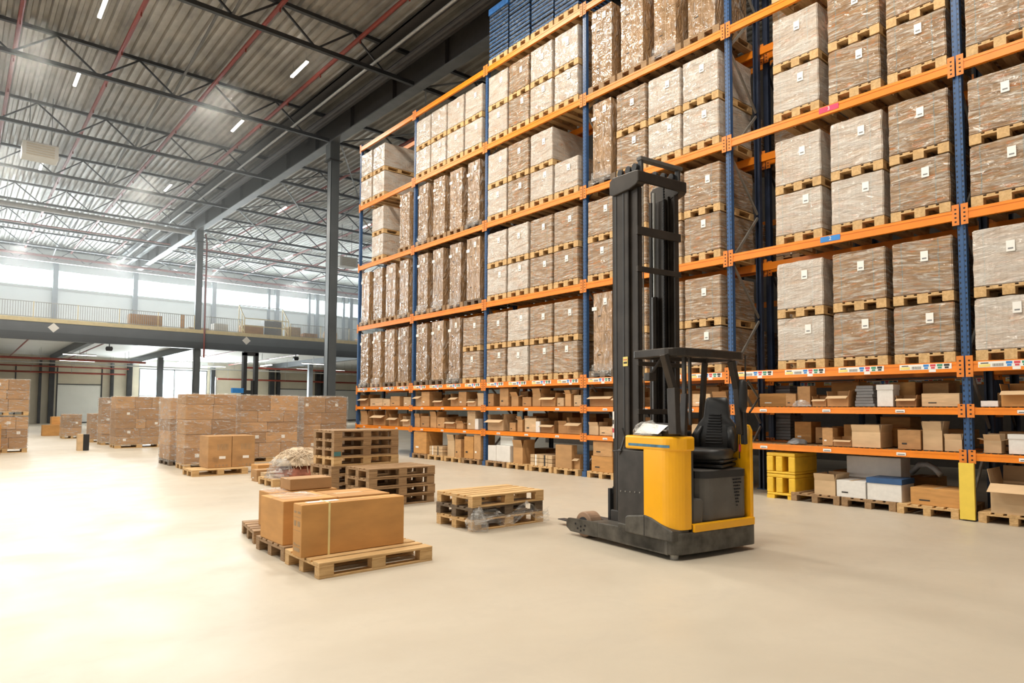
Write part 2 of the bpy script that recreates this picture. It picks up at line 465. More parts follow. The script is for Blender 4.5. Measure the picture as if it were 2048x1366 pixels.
# columns standing against the far wall
for q, wq in ((5.75, .2), (6.6, .4), (11.3, .25), (12.75, .42), (20.3, .4), (26.4, .5), (27.1, .25), (31.7, .5), (32.3, .25), (38, .4)):
    struct('wall_column', MB().box((q-wq/2, W0-.45, 0), (q+wq/2, W0-.02, 5.6), M['steel']))
for mx_ in MULL:
    struct('wall_column', MB().box((mx_-.22, W0-.5, 6.85), (mx_+.18, W0-.02, zb(YF)), M['column']))
    if mx_ > 18: struct('wall_column', MB().box((mx_-1.0, W0-.3, 6.85), (mx_-.75, W0-.02, zb(YF)), M['column']))
struct('trim_1', MB().box((XL, W0-.12, 14.75), (XR, W0, 14.95), M['pipe']))
struct('trim_2', MB().box((XL, W0-.12, 12.0), (XR, W0, 12.2), M['rail']))

# main columns and girder
for yy, lab in ((28.33, 'tall grey steel column left of the rack end'), (50.2, 'tall grey steel column with red riser pipe at mezzanine edge')):
    o = MB(); hgt = zb(yy)
    o.box((12.8, yy-.2, 0), (13.2, yy-.17, hgt), M['column']).box((12.8, yy+.17, 0), (13.2, yy+.2, hgt), M['column']).box((12.98, yy-.17, 0), (13.02, yy+.17, hgt), M['column'])
    o.box((12.8, yy-.2, 0), (12.82, yy+.2, hgt), M['column'])
    c = o.build('steel_column'); c['kind'] = 'structure'; c['label'] = lab; c['category'] = 'column'
    MB().box((12.68, yy-.3, hgt-.9), (13.32, yy+.3, hgt-.86), M['steel']).box((12.72, yy-.24, hgt-.8), (12.8, yy+.24, hgt-.1), M['column']).build('column_head', c)
rp = MB().tube([(13.35, 49.7, 5.0), (13.35, 49.7, 13.2), (13.35, 50.1, 13.9)], .06, M['redpipe'])
tag(rp.build('riser_pipe'), 'red riser pipe running up the column at the mezzanine edge', 'pipe')
g = MB(); ya, yb_ = 6., YF-.05
def slab(m_, x0, x1, dz0, dz1, mat, y0=ya, y1=yb_, base=zb):
    vs = [(x0, y0, base(y0)+dz0), (x1, y0, base(y0)+dz0), (x1, y1, base(y1)+dz0), (x0, y1, base(y1)+dz0),
          (x0, y0, base(y0)+dz1), (x1, y0, base(y0)+dz1), (x1, y1, base(y1)+dz1), (x0, y1, base(y1)+dz1)]
    m_.poly(vs, [(0,3,2,1),(4,5,6,7),(0,1,5,4),(1,2,6,5),(2,3,7,6),(3,0,4,7)], mat)
slab(g, 12.78, 13.22, 0, .05, M['girder']); slab(g, 12.97, 13.03, .05, 1.1, M['duct']); slab(g, 12.78, 13.22, 1.1, 1.15, M['girder'])
q = 8.
while q < YF: g.box((12.8, q-.01, zb(q)+.05), (13.2, q+.01, zb(q)+1.1), M['duct']); q += 3.66
struct('main_girder', g)
JY = [13.67+7.333*k for k in range(8)]+[72.2]
for y in JY:
    for (x0, x1) in ((-21.4, 12.75), (13.25, 47.)):
        j = MB(); b = zb(y)
        j.box((x0, y-.07, b), (x1, y+.07, b+.14), M['steel'])
        j.box((x0+.2, y-.07, b+1.1), (x1-.0, y+.07, b+1.22), M['steel'])
        k0 = math.ceil((x0-2.34)/2.64)
        k = k0
        while 2.34+2.64*(k+.5) < x1:
            xt = 2.34+2.64*k; xb = xt+1.32; xp = xt-1.32
            j.bar((xt, y, b+1.12), (xb-.05, y, b+.1), .06, .06, M['steel'])
            if xp > x0: j.bar((xt, y, b+1.12), (xp+.05, y, b+.1), .06, .06, M['steel'])
            k += 1
        struct('roof_joist', j)
# lengthwise bracing, sprinkler pipes, services
def long_pipe(name, x, dz, r, mat, lab, cat, y0=6., y1=71., drops=False, group=None):
    m_ = MB().tube([(x, y0, zb(y0)+dz), (x, y1, zb(y1)+dz)], r, mat, 10)
    o = tag(m_.build(name), lab, cat, group)
    if drops:
        d = MB(); q = y0+1.5
        while q < y1: d.tube([(x, q, zb(q)+dz-.02), (x, q, zb(q)+dz-.2)], [.022, .03], mat, 6); q += 3.3
        d.build('sprinkler_head', o)
        h = MB(); q = y0+.6
        while q < y1: h.tube([(x, q, zb(q)+dz), (x, q, zr(q))], .012, M['pipe'], 4); q += 3.66
        h.build('hanger', o)
    return o
PX = [-11.3, -8.1, -5., -1.9, 1.22, 4.22, 7.57, 10.4, 16.6, 19.7, 22.8, 26, 29.2]
for i, x in enumerate(PX):
    if x < -2: continue
    k = 'left of the grey girder, %s from left' % ORD[[p for p in PX if p > -2].index(x)] if x < 12 else 'beyond the grey girder, %s from it' % ORD[[p for p in PX if p > 12].index(x)]
    long_pipe('sprinkler_pipe', x, .85, .075, M['redpipe'], 'red sprinkler pipe under the roof deck, '+k, 'pipe', drops=True, group='red sprinkler pipes under the roof')
br = MB(); q = JY[0]
for a, b in zip(JY, JY[1:]):
    br.bar((6.2, a, zb(a)+1.1), (6.2, b, zb(b)+.15), .08, .05, M['girder'])
struct('roof_bracing', br)
br = MB()
for a, b in zip(JY, JY[1:]):
    br.bar((19.5, a, zb(a)+1.1), (19.5, b, zb(b)+.15), .08, .05, M['girder'])
    br.bar((13.3, a, zb(a)+.12), (18.0, b, zb(b)+.12), .06, .06, M['girder'])
    br.bar((18.0, a, zb(a)+.12), (13.3, b, zb(b)+.12), .06, .06, M['girder'])
struct('roof_bracing', br)
long_pipe('service_duct', 12.35, .72, .17, M['duct'], 'thick dark duct running beside the grey girder', 'duct')
long_pipe('service_duct', 11.95, .45, .10, M['duct'], 'thinner dark duct hanging left of the thick one', 'duct')
long_pipe('service_pipe', 11.62, .80, .06, M['duct'], 'thin dark pipe left of the ducts under the roof', 'pipe')
long_pipe('service_pipe', 11.15, .35, .05, M['pipe'], 'pale pipe running left of the dark ducts', 'pipe')
tr = MB(); slab(tr, 11.3, 11.75, 1.02, 1.08, M['duct']); slab(tr, 11.3, 11.32, 1.02, 1.14, M['duct']); slab(tr, 11.73, 11.75, 1.02, 1.14, M['duct'])
tag(tr.build('cable_tray'), 'dark cable tray under the roof left of the grey girder', 'cable tray')
tag(MB().tube([(-8, 57.0, 14.35), (12.6, 57.0, 14.35)], .05, M['redpipe']).build('sprinkler_main'), 'thin red pipe crossing the far roof left of the girder', 'pipe')
tag(MB().tube([(13.4, 57.0, 14.35), (40, 57.0, 14.35)], .05, M['redpipe']).build('sprinkler_main'), 'thin red pipe crossing the far roof right of the girder', 'pipe')
tag(MB().tube([(-10, 68.4, 14.35), (45, 68.4, 14.35)], .11, M['redpipe']).build('sprinkler_main'), 'thick red main pipe in front of the far windows', 'pipe')
tag(MB().box((-10, 68.9, 13.95), (45, 69.1, 14.15), M['pipe']).build('crane_rail'), 'pale grey rail just under the thick red main pipe', 'rail')
tag(MB().tube([(-8, 50.4, 13.9), (12.5, 50.4, 13.9)], .16, M['pipe'], 12).build('heating_pipe'), 'thick pale pipe crossing the roof left of the riser column', 'pipe')
# LED tubes
LG = 'LED tubes under the roof'
LED = [(3.2, 24.4), (3.25, 30.8), (9.6, 24.1), (9.55, 31.2), (3.18, 44.4), (9.4, 43.6), (16.3, 43.4), (16.3, 31), (22.5, 43.5), (3.2, 11), (9.6, 11), (-3.2, 11), (-3.2, 24), (-3.2, 38), (9.5, 58), (3.2, 58), (22.5, 58), (16.3, 58)]
LN = ['topmost at the upper left edge', 'second down at the upper left', 'largest in front of the girder', 'below the largest one', 'far left near the heater box', 'small one in the middle distance', 'beyond the girder above the column',
      'just left of the rack top beyond the girder', 'far right beyond the column', 'overhead out of view', 'overhead above the truck', 'overhead further left', 'left outside', 'left outside further on', 'above the mezzanine', 'above the mezzanine at left', 'above the mezzanine at right', 'above the mezzanine beyond girder']
for (x, y), ln in zip(LED, LN):
    z = zb(y)+.72
    t = thing('led_light', 'bright white LED tube under the roof, '+ln, 'ceiling light', (x, y, z), 0, LG)
    MB().box((-.06, -.78, .03), (.06, .78, .09), M['rail']).build('housing', t)
    MB().box((-.05, -.75, -.01), (.05, .75, .03), M['led']).build('led_tube', t)
    MB().tube([(0, -.6, .09), (0, -.6, .45)], .01, M['pipe'], 4).tube([(0, .6, .09), (0, .6, .45)], .01, M['pipe'], 4).build('hanger', t)
# under the mezzanine: battens and pipes
for i, (x, y, l, ax) in enumerate([(7.2, 60, 2.2, 'x'), (8.0, 68, 2.6, 'x'), (1.2, 57, 1.6, 'x'), (24.8, 57.5, 2.2, 'x'), (19.2, 68, 2.2, 'x'), (31, 66, 2., 'x'), (27.5, 66, 1.6, 'x'), (14.8, 56, 3, 'y'), (15.5, 64, 3, 'y'), (20, 57, 3, 'y'), (22.5, 63, 3, 'y')]):
    t = thing('batten_light', 'white batten light under the mezzanine, ' + ['second from left in the front row', 'above the white dock door', 'cut by the left edge', 'right of the dark lift mast', 'behind the dark lift mast', 'far right by the dock doors', 'second from right by the dock doors', 'front one leading to the opening', 'rear one leading to the opening', 'lengthwise just left of the lift mast', 'lengthwise right of the lift mast'][i], 'ceiling light', (x, y, 5.45), 0, 'batten lights under the mezzanine')
    a = (l/2, .06) if ax == 'x' else (.06, l/2)
    MB().box((-a[0], -a[1], .03), (a[0], a[1], .1), M['rail']).build('housing', t)
    MB().box((-a[0]+.02, -a[1]+.02, -.02), (a[0]-.02, a[1]-.02, .03), M['led2']).build('led_tube', t)
    MB().box((-.02, -.02, .1), (.02, .02, .67), M['pipe']).build('hanger', t)
for z, y, r, lab in ((5.25, 63, .09, 'upper red pipe crossing below the mezzanine ceiling'), (4.55, 71.5, .08, 'lower red pipe crossing above the dock doors'), (5.0, 70, .06, 'red pipe just beneath the ceiling edge by the dock doors')):
    tag(MB().tube([(-8, y, z), (12.3, y, z)], r, M['redpipe']).build('sprinkler_main'), lab, 'pipe')
for z, y, lab in ((5.2, 63, 'red pipe crossing behind the dark lift mast'), (4.4, 71.2, 'lower red pipe over the right dock doors')):
    tag(MB().tube([(20.5, y, z), (42, y, z)], .09, M['redpipe']).build('sprinkler_main'), lab, 'pipe')
tag(MB().tube([(20.4, 71.4, .0), (20.4, 71.4, 4.6)], .07, M['pipe']).build('downpipe'), 'grey downpipe right of the bright opening', 'pipe')
tag(MB().tube([(-8, 64.4, 5.0), (42, 64.4, 5.0)], .05, M['pipe']).build('service_pipe'), 'thin grey pipe crossing under the mezzanine', 'pipe')
for x in (3.5, 7.7, 16.5, 21.5): tag(MB().tube([(x, 50.3, 5.85), (x+.0, 71, 5.85)], .05, M['redpipe']).build('sprinkler_pipe'), {3.5: 'red pipe under mezzanine leftmost, running lengthwise', 7.7: 'red pipe under mezzanine above the white door', 16.5: 'red pipe under mezzanine before the bright opening', 21.5: 'red pipe under mezzanine right of the lift mast'}[x], 'pipe')

for o_ in [q for q in bpy.data.objects if q.name.startswith(('sprinkler_main', 'service_pipe', 'heating_pipe')) and q.parent is None]:
    v0, v1 = o_.data.vertices[0].co, o_.data.vertices[len(o_.data.vertices)-1].co
    if abs(v0.y-v1.y) > 2: continue
    m_ = MB(); q = min(v0.x, v1.x)+1; zz = 6.12 if v0.z < 6.1 else zr((v0.y+v1.y)/2)
    while q < max(v0.x, v1.x): m_.tube([(q, (v0.y+v1.y)/2, v0.z), (q, (v0.y+v1.y)/2, zz)], .015, M['pipe'], 4); q += 3.
    m_.build('pipe_hanger', o_)
# mezzanine railing, gate and stored goods
def rail_run(x0, x1, lab):
    t = thing('railing', lab, 'railing', (x0, MY, 6.97))
    L = x1-x0; nseg = max(1, round(L/2.4)); w = L/nseg
    for i in range(nseg):
        m_ = MB(); a = i*w
        k = int(w/.125)
        for j in range(1, k): m_.box((a+j*w/k-.014, -.01, .06), (a+j*w/k+.014, .01, .96), M['rail'])
        m_.box((a, -.015, .03), (a+w, .015, .07), M['rail']).box((a, -.018, .95), (a+w, .018, .99), M['rail'])
        m_.build('railing_panel', t)
    for i in range(nseg+1): MB().box((i*w-.025, -.025, 0), (i*w+.025, .025, 1.0), M['cream']).build('railing_post', t)
rail_run(-8, 13.0-.3, 'pale slatted railing along the mezzanine edge left of the riser column')
rail_run(13.4, 16.0, 'short slatted mezzanine railing between the riser column and the gate')
rail_run(19.6, 44, 'slatted mezzanine railing right of the cream gate')
t = thing('loading_gate', 'cream pivoting pallet gate with sloped sides on the mezzanine edge', 'gate', (16.1, MY, 6.97))
for s in (0, 3.3):
    MB().bar((s, -.1, 0), (s, -.1, 1.1), .06, .06, M['cream']).bar((s, 1.2, 0), (s, 1.2, 2.2), .06, .06, M['cream']).bar((s, -.1, 1.1), (s, 1.2, 2.2), .06, .06, M['cream']).bar((s, -.1, .1), (s, 1.2, 1.1), .05, .05, M['cream']).bar((s, -.1, .6), (s, 1.2, .6), .05, .05, M['cream']).bar((s, .5, 0), (s, .5, 1.6), .05, .05, M['cream']).build('gate_side', t)
MB().bar((0, -.1, .55), (3.3, -.1, .55), .05, .06, M['cream']).bar((0, -.1, 1.1), (3.3, -.1, 1.1), .05, .06, M['cream']).build('gate_rail', t)
MB().bar((0, 1.2, 2.2), (3.3, 1.2, 2.2), .05, .05, M['rail']).build('gate_rail', t)
mg = 'goods stored on the mezzanine'
def mezz_box(x0, x1, y, h, mat, name, lab, cat, d=.8, z0=6.86):
    o = MB().box((0, 0, 0), (x1-x0, d, h), mat).build(name, bevel=.02, loc=(x0, y, z0)); return tag(o, lab, cat, mg)
mezz_box(8.9, 10.9, 51, 1.0, M['brown2'], 'wooden_crate', 'orange-brown crate behind the mezzanine railing', 'crate')
mezz_box(12.1, 12.35, 51, 1.25, M['brown2'], 'board', 'narrow orange board upright behind the mezzanine railing', 'board', .1)
mezz_box(12.8, 14.2, 51.6, .45, M['tanc'], 'timber_bundle', 'low pile of pale goods behind the mezzanine railing left of column', 'timber')
mezz_box(14.35, 15.35, 51, .8, M['whitebox'], 'white_package', 'white package right of the riser column on the mezzanine', 'package')
mezz_box(16.6, 18.3, 52, 1.0, M['brown'], 'carton', 'wide brown carton behind the cream gate', 'carton')
mezz_box(18.5, 19.9, 52.4, 1.5, M['grey'], 'grey_cabinet', 'dark grey cabinet right of the carton behind the cream gate', 'cabinet')
mezz_box(19.9, 20.9, 51, 1.0, M['tanc'], 'carton', 'tan carton first right of the cream gate', 'carton')
mezz_box(21.2, 22.3, 51, .6, M['brown2'], 'carton', 'low brown carton second right of the cream gate', 'carton')
mezz_box(26, 29, 51, .5, M['brown'], 'carton', 'low brown goods on the mezzanine by the rack end', 'carton')
mezz_box(9.0, 12.4, 60, 1.3, M['teal'], 'machine', 'dull green machine far back on the mezzanine', 'machine', 1.4)
mezz_box(14.2, 17.5, 61, 1.2, M['teal'], 'machine', 'second dull green machine beyond the riser column', 'machine', 1.4)
o = MB(); n = 16
o.prism([(.55*math.cos(2*math.pi*i/n), .55+.55*math.sin(2*math.pi*i/n)) for i in range(n)], 'y', 0, .5, M['tanc'])
tag(o.build('reel', bevel=.03, loc=(23.5, 51, 6.86)), 'round pale reel standing behind the mezzanine railing', 'reel', mg)
for x, ln in ((4.55, 'left'), (16.3, 'below the cream gate')):
    o = MB().prism([(-.3, 0), (0, -.3), (.3, 0), (0, .3)], 'y', -.02, 0, M['paper']).build('diamond_sign', loc=(x, MY-.001 if x < 0 else MY-.0, 6.42))
    o.rotation_euler = (0, 0, 0); tag(o, 'blank white diamond sign on the mezzanine beam, '+ln, 'sign')
for x, ln in ((7.6, 'left'), (20.1, 'right')):
    t = thing('camera_dome', 'black box under the mezzanine beam, '+ln, 'box', (x, MY+.1, 5.3))
    MB().prism([(-.2, 0), (-.15, -.14), (.15, -.14), (.2, 0), (.16, .14), (-.16, .14)], 'y', -.15, .15, M['blackm']).build('housing', t, bevel=.02)
    MB().tube([(0, 0, .14), (0, 0, .36)], .03, M['steel'], 6).build('mount', t)
# unit heaters
for x, y, z, s, lab in ((2.45, 35, 12.55, 1, 'white box-shaped heater hanging under the roof at left'), (22.2, 45.8, 12.4, 1.1, 'white slatted heater hanging beyond the tall grey column')):
    t = thing('unit_heater', lab, 'heater', (x, y, z))
    MB().box((-.65*s, -.4, -.3*s), (.65*s, .4, .35*s), M['door']).build('housing', t, bevel=.04)
    m_ = MB()
    for k in range(5): m_.box((-.5*s, -.43, -.24*s+k*.11*s), (.5*s, -.4, -.18*s+k*.11*s), M['wallb'])
    m_.build('louvre', t)
    MB().tube([(-.4, 0, .3), (-.4, 0, zr(y)-z)], .015, M['steel'], 5).tube([(.4, 0, .3), (.4, 0, zr(y)-z)], .015, M['steel'], 5).build('hanger', t)

# ------------------------------------------------------------------ racking
XF, BW, U6 = 10.92, 3.7, 3.015
DEP = 1.1
LV = [2.22+2.17*k for k in range(5)]
SH = [.93, 1.57]
UY = [U6+BW*k for k in range(-1, 6)]          # upright centre lines, near to far
TOPZ = 11.02
def upright_mesh(mat, far=False):
    m_ = MB(); w = .055
    m_.box((-.0, -w, 0), (.004, w, TOPZ), mat)
    m_.box((0, -w, 0), (.085, -w+.004, TOPZ), mat).box((0, w-.004, 0), (.085, w, TOPZ), mat)
    m_.box((.081, -w, 0), (.085, -w+.03, TOPZ), mat).box((.081, w-.03, 0), (.085, w, TOPZ), mat)
    m_.prism([(-.018, TOPZ), (.018, TOPZ), (.018, 0), (-.018, 0)], 'x', -.006, 0, mat)
    return m_.mesh('upright')
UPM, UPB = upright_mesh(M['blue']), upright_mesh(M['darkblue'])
foot = MB().box((-.03, -.09, 0), (.11, .09, .012), M['blue2']).box((-.03, -.06, .012), (-.02, .06, .12), M['blue2']).mesh('foot_plate')
hb = BW-.11
beam_lo = MB().box((0, -hb/2, -.10), (.045, hb/2, 0), M['orange']).box((-.004, -hb/2, -.028), (0, hb/2, 0), M['orange']).mesh('beam')
def beam_mesh(h):
    return MB().box((0, -hb/2, -h*.5), (.05, hb/2, 0), M['orange']).box((-.006, -hb/2, -h), (.05, hb/2, -h*.5), M['orange']).box((-.006, -hb/2, -h*.28), (0, hb/2, 0), M['orange']).mesh('beam')
beam_hi = beam_mesh(.145)
def conn_mesh(h, up_):
    m_ = MB().box((-.012, -.045, -h+up_), (-.002, .045, up_), M['bracket'])
    z = -h+up_+.04
    while z < up_-.02: m_.box((-.014, -.012, z), (-.011, .012, z+.02), M['hole']); z += .06
    return m_.mesh('connector')
con_hi, con_lo = conn_mesh(.30, .08), conn_mesh(.19, .05)
# location label strips carried by the first pallet beam
def strip_mesh(rowcol=True):
    m_ = MB().box((-.0, -.34, -.045), (.003, .34, .035), M['paper'])
    m_.box((-.002, .20, -.038), (.0, .33, .0), M['lyel']).box((-.0025, .22, .008), (0, .31, .02), M['ink'])
    for i in range(9): m_.box((-.002, .17-i*.014, -.036), (0, .17-i*.014-.006, .004), M['ink'])
    for i, cc in enumerate(('lblue', 'lred', 'lgreen', 'ink')):
        y = .02-i*.088
        m_.box((-.002, y, -.004), (0, y-.07, .028), M[cc]).box((-.002, y-.01, -.036), (0, y-.06, -.012), M[cc])
    m_.box((-.0, -.14, -.085), (.003, -.05, -.047), M['paper'])
    return m_.mesh('location_label')
strip = strip_mesh()
small_lab = MB().box((-.003, -.065, -.022), (0, .065, .022), M['paper']).box((-.004, -.05, -.012), (-.003, .05, -.002), M['ink']).mesh('shelf_label')
def text_sticker(ch, mat, parent, loc):
    o = MB().box((-.004, -.16, -.045), (0, .16, .045), mat).build('level_sticker', parent, loc=loc)
    cu = bpy.data.curves.new('number', 'FONT'); cu.body = ch; cu.size = .085; cu.extrude = .001; cu.align_x = 'CENTER'; cu.align_y = 'CENTER'
    tmp = bpy.data.objects.new('number', cu); me = bpy.data.meshes.new_from_object(tmp)
    bpy.data.objects.remove(tmp)
    me.materials.clear(); me.materials.append(M['paper'])
    n_ = put('number', me, o, (-.006, 0, 0), (R(90), 0, R(-90)))
    return o
def deck_mesh():
    m_ = MB().box((.05, -hb/2+.02, -.015), (DEP-.05, hb/2-.02, 0), M['deck'])
    k = 44
    for i in range(k):
        y = -hb/2+.04+i*(hb-.08)/(k-1); m_.tube([(-.004, y, .005), (.06, y, .007)], .004, M['orange'], 5)
    return m_.mesh('wire_deck')
DKM = deck_mesh()
def rack(x0, label, uys, back=False, flip=False):
    t = thing('pallet_rack', label, 'pallet rack', (x0, 0, 0))
    for y in uys:
        fr = put('upright_frame', UPM if not back else UPB, t, (0, y, 0))
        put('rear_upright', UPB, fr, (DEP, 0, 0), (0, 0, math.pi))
        put('foot_plate', foot, fr); put('foot_plate', foot, fr, (DEP, 0, 0), (0, 0, math.pi))
        z = .25; a, b = .09, DEP-.09
        while z < 10.0:
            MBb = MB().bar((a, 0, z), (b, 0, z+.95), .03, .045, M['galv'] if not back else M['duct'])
            MBb.build('brace', fr); z += 1.02; a, b = b, a
    for yn, yf in zip(uys, uys[1:]):
        yc = (yn+yf)/2
        for xi, rot in ((-.045, 0), (DEP+.045, math.pi)):
            if back and rot: continue
            for k, z in enumerate(LV):
                bm_ = put('beam', beam_hi, t, (xi, yc, z), (0, 0, rot))
                for s in (-1, 1): put('connector', con_hi, bm_, (0, s*(hb/2-.0), 0))
                if k == 0 and not rot:
                    for q in (1.35, .45, -.45, -1.35): put('location_label', strip, bm_, (-.009, q, -.05))
            for z in SH:
                bm_ = put('beam', beam_lo, t, (xi, yc, z), (0, 0, rot))
                for s in (-1, 1): put('connector', con_lo, bm_, (0, s*(hb/2), 0))
                if not rot:
                    for q in (1.2, .1, -1.0): put('shelf_label', small_lab, bm_, (-.005, q, -.055))
        for z in SH: put('wire_deck', DKM, t, (0, yc, z))
    return t
rk = rack(XF, 'tall orange and blue pallet rack running along the whole right side', UY)
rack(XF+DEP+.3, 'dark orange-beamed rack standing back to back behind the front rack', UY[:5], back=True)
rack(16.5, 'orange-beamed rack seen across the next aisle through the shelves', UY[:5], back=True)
# number stickers on beams of the nearest full bay
for ch, mt, px, py, k in (('2', 'lblue', 1660, 476, 1), ('3', 'pink', 1657, 220, 2)):
    y = onX(px, py, XF-.06).y
    text_sticker(ch, M[mt], rk, (-.052, y, LV[k]-.06))
tag(MB().prism([(.0, -.09), (-.06, -.09), (-.06, .09), (0, .09), (0, .08), (-.05, .08), (-.05, -.08), (0, -.08)], 'z', .02, .80, M['guardy']).build('upright_guard', loc=(XF-.075, U6, 0)), 'yellow protective guard at the foot of the nearest blue upright', 'guard')

# pallets
def pallet_parts(mat, mat2=None):
    mat2 = mat2 or mat
    d = MB(); L, W = 1.2, .8
    ws = [.145, .1, .145, .1, .145]; gap = (W-sum(ws))/4; y = 0
    for w in ws: d.box((0, y, .122), (L, y+w, .144), mat); y += w+gap
    for x in (0, .5275, 1.055): d.box((x, 0, .1), (x+.145, W, .122), mat2)
    b = MB().box((0, 0, .022), (.145, .1, .1), mat2)
    r = MB().box((0, 0, 0), (L, .1, .022), mat)
    return d.mesh('deck_boards', .003, 1), b.mesh('block', .004, 1), r.mesh('bottom_board', .003, 1)
def pallet_mesh(mat):
    m_ = MB(); L, W = 1.2, .8
    ws = [.145, .1, .145, .1, .145]; gap = (W-sum(ws))/4; y = 0
    for w in ws: m_.box((0, y, .122), (L, y+w, .144), mat); y += w+gap
    for x in (0, .5275, 1.055): m_.box((x, 0, .1), (x+.145, W, .122), mat)
    for x in (0, .5275, 1.055):
        for y in (0, .3275, .655): m_.box((x, y+.0, .022), (x+.145, y+.145, .1), mat)
    for y in (0, .3275, .655): m_.box((0, y, 0), (L, y+.145, .022), mat)
    return m_.mesh('pallet')
PP = {k: pallet_parts(M[k]) for k in ('pale', 'oldw', 'darkw')}
PM = {k: pallet_mesh(M[k]) for k in ('pale', 'oldw', 'darkw')}
def pallet(x, y, z, mat, label, rz=0, group=None, nm='pallet', cat='pallet'):
    t = thing(nm, label, cat, (x, y, z), rz, group)
    dm, bmk, rm = PP[mat]
    put('deck_boards', dm, t)
    for bx in (0, .5275, 1.055):
        for by in (0, .35, .7): put('block', bmk, t, (bx, by, 0))
    for by in (0, .35, .7): put('bottom_board', rm, t, (0, by, 0))
    return t

# pallet loads for the rack (origin: front face centre of width, base) ; load front faces -X
def lump(w, d, h, mat, k=0.012, z0=.144, seed=0, nz=5, ny=6):
    """slightly bulging, wrinkled wrapped block"""
    r_ = random.Random(seed); bm = bmesh.new()
    bmesh.ops.create_cube(bm, size=1)
    bmesh.ops.subdivide_edges(bm, edges=bm.edges[:], cuts=5, use_grid_fill=True)
    for v in bm.verts:
        x, y, z = v.co
        j = lambda: (r_.random()-.5)*k
        v.co = ((x+.5)*d+j(), y*w+j(), z0+(z+.5)*h+(j() if z > -.49 else 0))
    me = bpy.data.meshes.new('cartons'); bm.to_mesh(me); bm.free()
    me.materials.append(mat)
    return me
def rounded(me): 
    bm = bmesh.new(); bm.from_mesh(me)
    bmesh.ops.bevel(bm, geom=[e for e in bm.edges if e.calc_face_angle(0) > 1.0], offset=.014, segments=2, affect='EDGES')
    bm.to_mesh(me); bm.free()
    for p in me.polygons: p.use_smooth = False
    return me
LM = {}
for kind, mat in (('tan', 'tan'), ('white', 'white')):
    for part, h in (('lo', .722), ('hi', .80)):
        LM[kind, part] = [rounded(lump(.80, 1.18, h, M[mat], .014, .144, s)) for s in range(3)]
def tall_mesh(w, seed):
    m_ = MB(); h = .865
    for i in range(2): m_.box((.02, -w/2, .144+i*(h+.004)), (1.16, w/2, .144+i*(h+.004)+h), M['brownfilm'])
    for i in range(2):
        z = .144+i*(h+.004)
        m_.box((.018, w*.10, z+.34), (.02, w*.26, z+.365), M['ink'])
        m_.box((.018, -.02, z), (.02, -.012, z+h), M['tanc']).box((.018, w*.32, z), (.02, w*.33, z+h), M['tanc'])
    return m_.mesh('cartons', .008, 2)
LM['tall'] = [tall_mesh(.60, 1), tall_mesh(.54, 2)]
lab_me = MB().box((-.012, -.05, 0), (-.004, .05, .15), M['paper']).box((-.013, -.03, .03), (-.012, .03, .05), M['grey']).mesh('label')
lab2_me = MB().box((-.012, -.07, 0), (-.004, .07, .08), M['paper']).mesh('label')
apron = {}
def film_skirt(w):
    m_ = MB(); n = 14; r_ = random.Random(3)
    vs = []; 
    for i in range(n+1):
        y = -w/2+w*i/n
        for z in (.30, .12, .02):
            vs.append((-.018-(.30-z)*.10+(r_.random()-.5)*.03, y, z+(r_.random()-.5)*.02))
    fs = []
    for i in range(n):
        for j in range(2): fs.append((3*i+j, 3*(i+1)+j, 3*(i+1)+j+1, 3*i+j+1))
    m_.poly(vs, fs, M['film2']); return m_.mesh('film_skirt')
SK = film_skirt(.58)
LOOK = {'tan': 'tan wrapped load', 'white': 'milky wrapped load', 'tall': 'tall brown load'}
LOADS = {  # bay (0 = farthest .. 5 = beyond nearest upright) -> level -> four positions from left; capital second letter = single
    0: {3: 'WW..', 2: '.W.A', 1: 'AAAA', 0: 'AAAA'},
    1: {3: 'WWWW', 2: 'AAAA', 1: 'AAAA', 0: 'AAAT'},
    2: {3: 'WTWW', 2: 'WTWw', 1: 'WWTT', 0: 'TWTT', 4: 'BBBB'},
    3: {3: 'AAAA', 2: 'ATWW', 1: 'TTTT', 0: 'ATTT'},
    4: {3: '.t..', 2: '.WTT', 1: '.WWT', 0: '.WTT'},
    5: {3: '....', 2: 'TT..', 1: 'TT..', 0: 'WT..'},
}
BAYW = ['%s rack bay' % o_ for o_ in ORD[:6]]
LEVW = ['first pallet level', 'second pallet level', 'third pallet level', 'fourth pallet level', 'top level']
def load(kind, part, x, y, z, label, pm, seed, two_labels=True):
    grp = 'wrapped pallet loads in the rack'
    t = thing('pallet_load', label, 'pallet load', (x, y, z), (rnd.random()-.5)*.02, grp)
    put('pallet', PM[pm], t, (0, -.4, 0))
    me = LM['tall'][seed % 2] if kind == 'tall' else LM[kind, part][seed % 3]
    put('cartons', me, t, (0, 0, 0))
    if kind == 'tall':
        put('label', lab_me, t, (.02, -.08, 1.6)); put('label', lab2_me, t, (.02, .24, 1.5))
        if seed % 2: put('film_skirt', SK, t)
    else:
        put('label', lab_me, t, (0, -.14+(seed % 3)*.05, .58+(seed % 2)*.04))
    return t
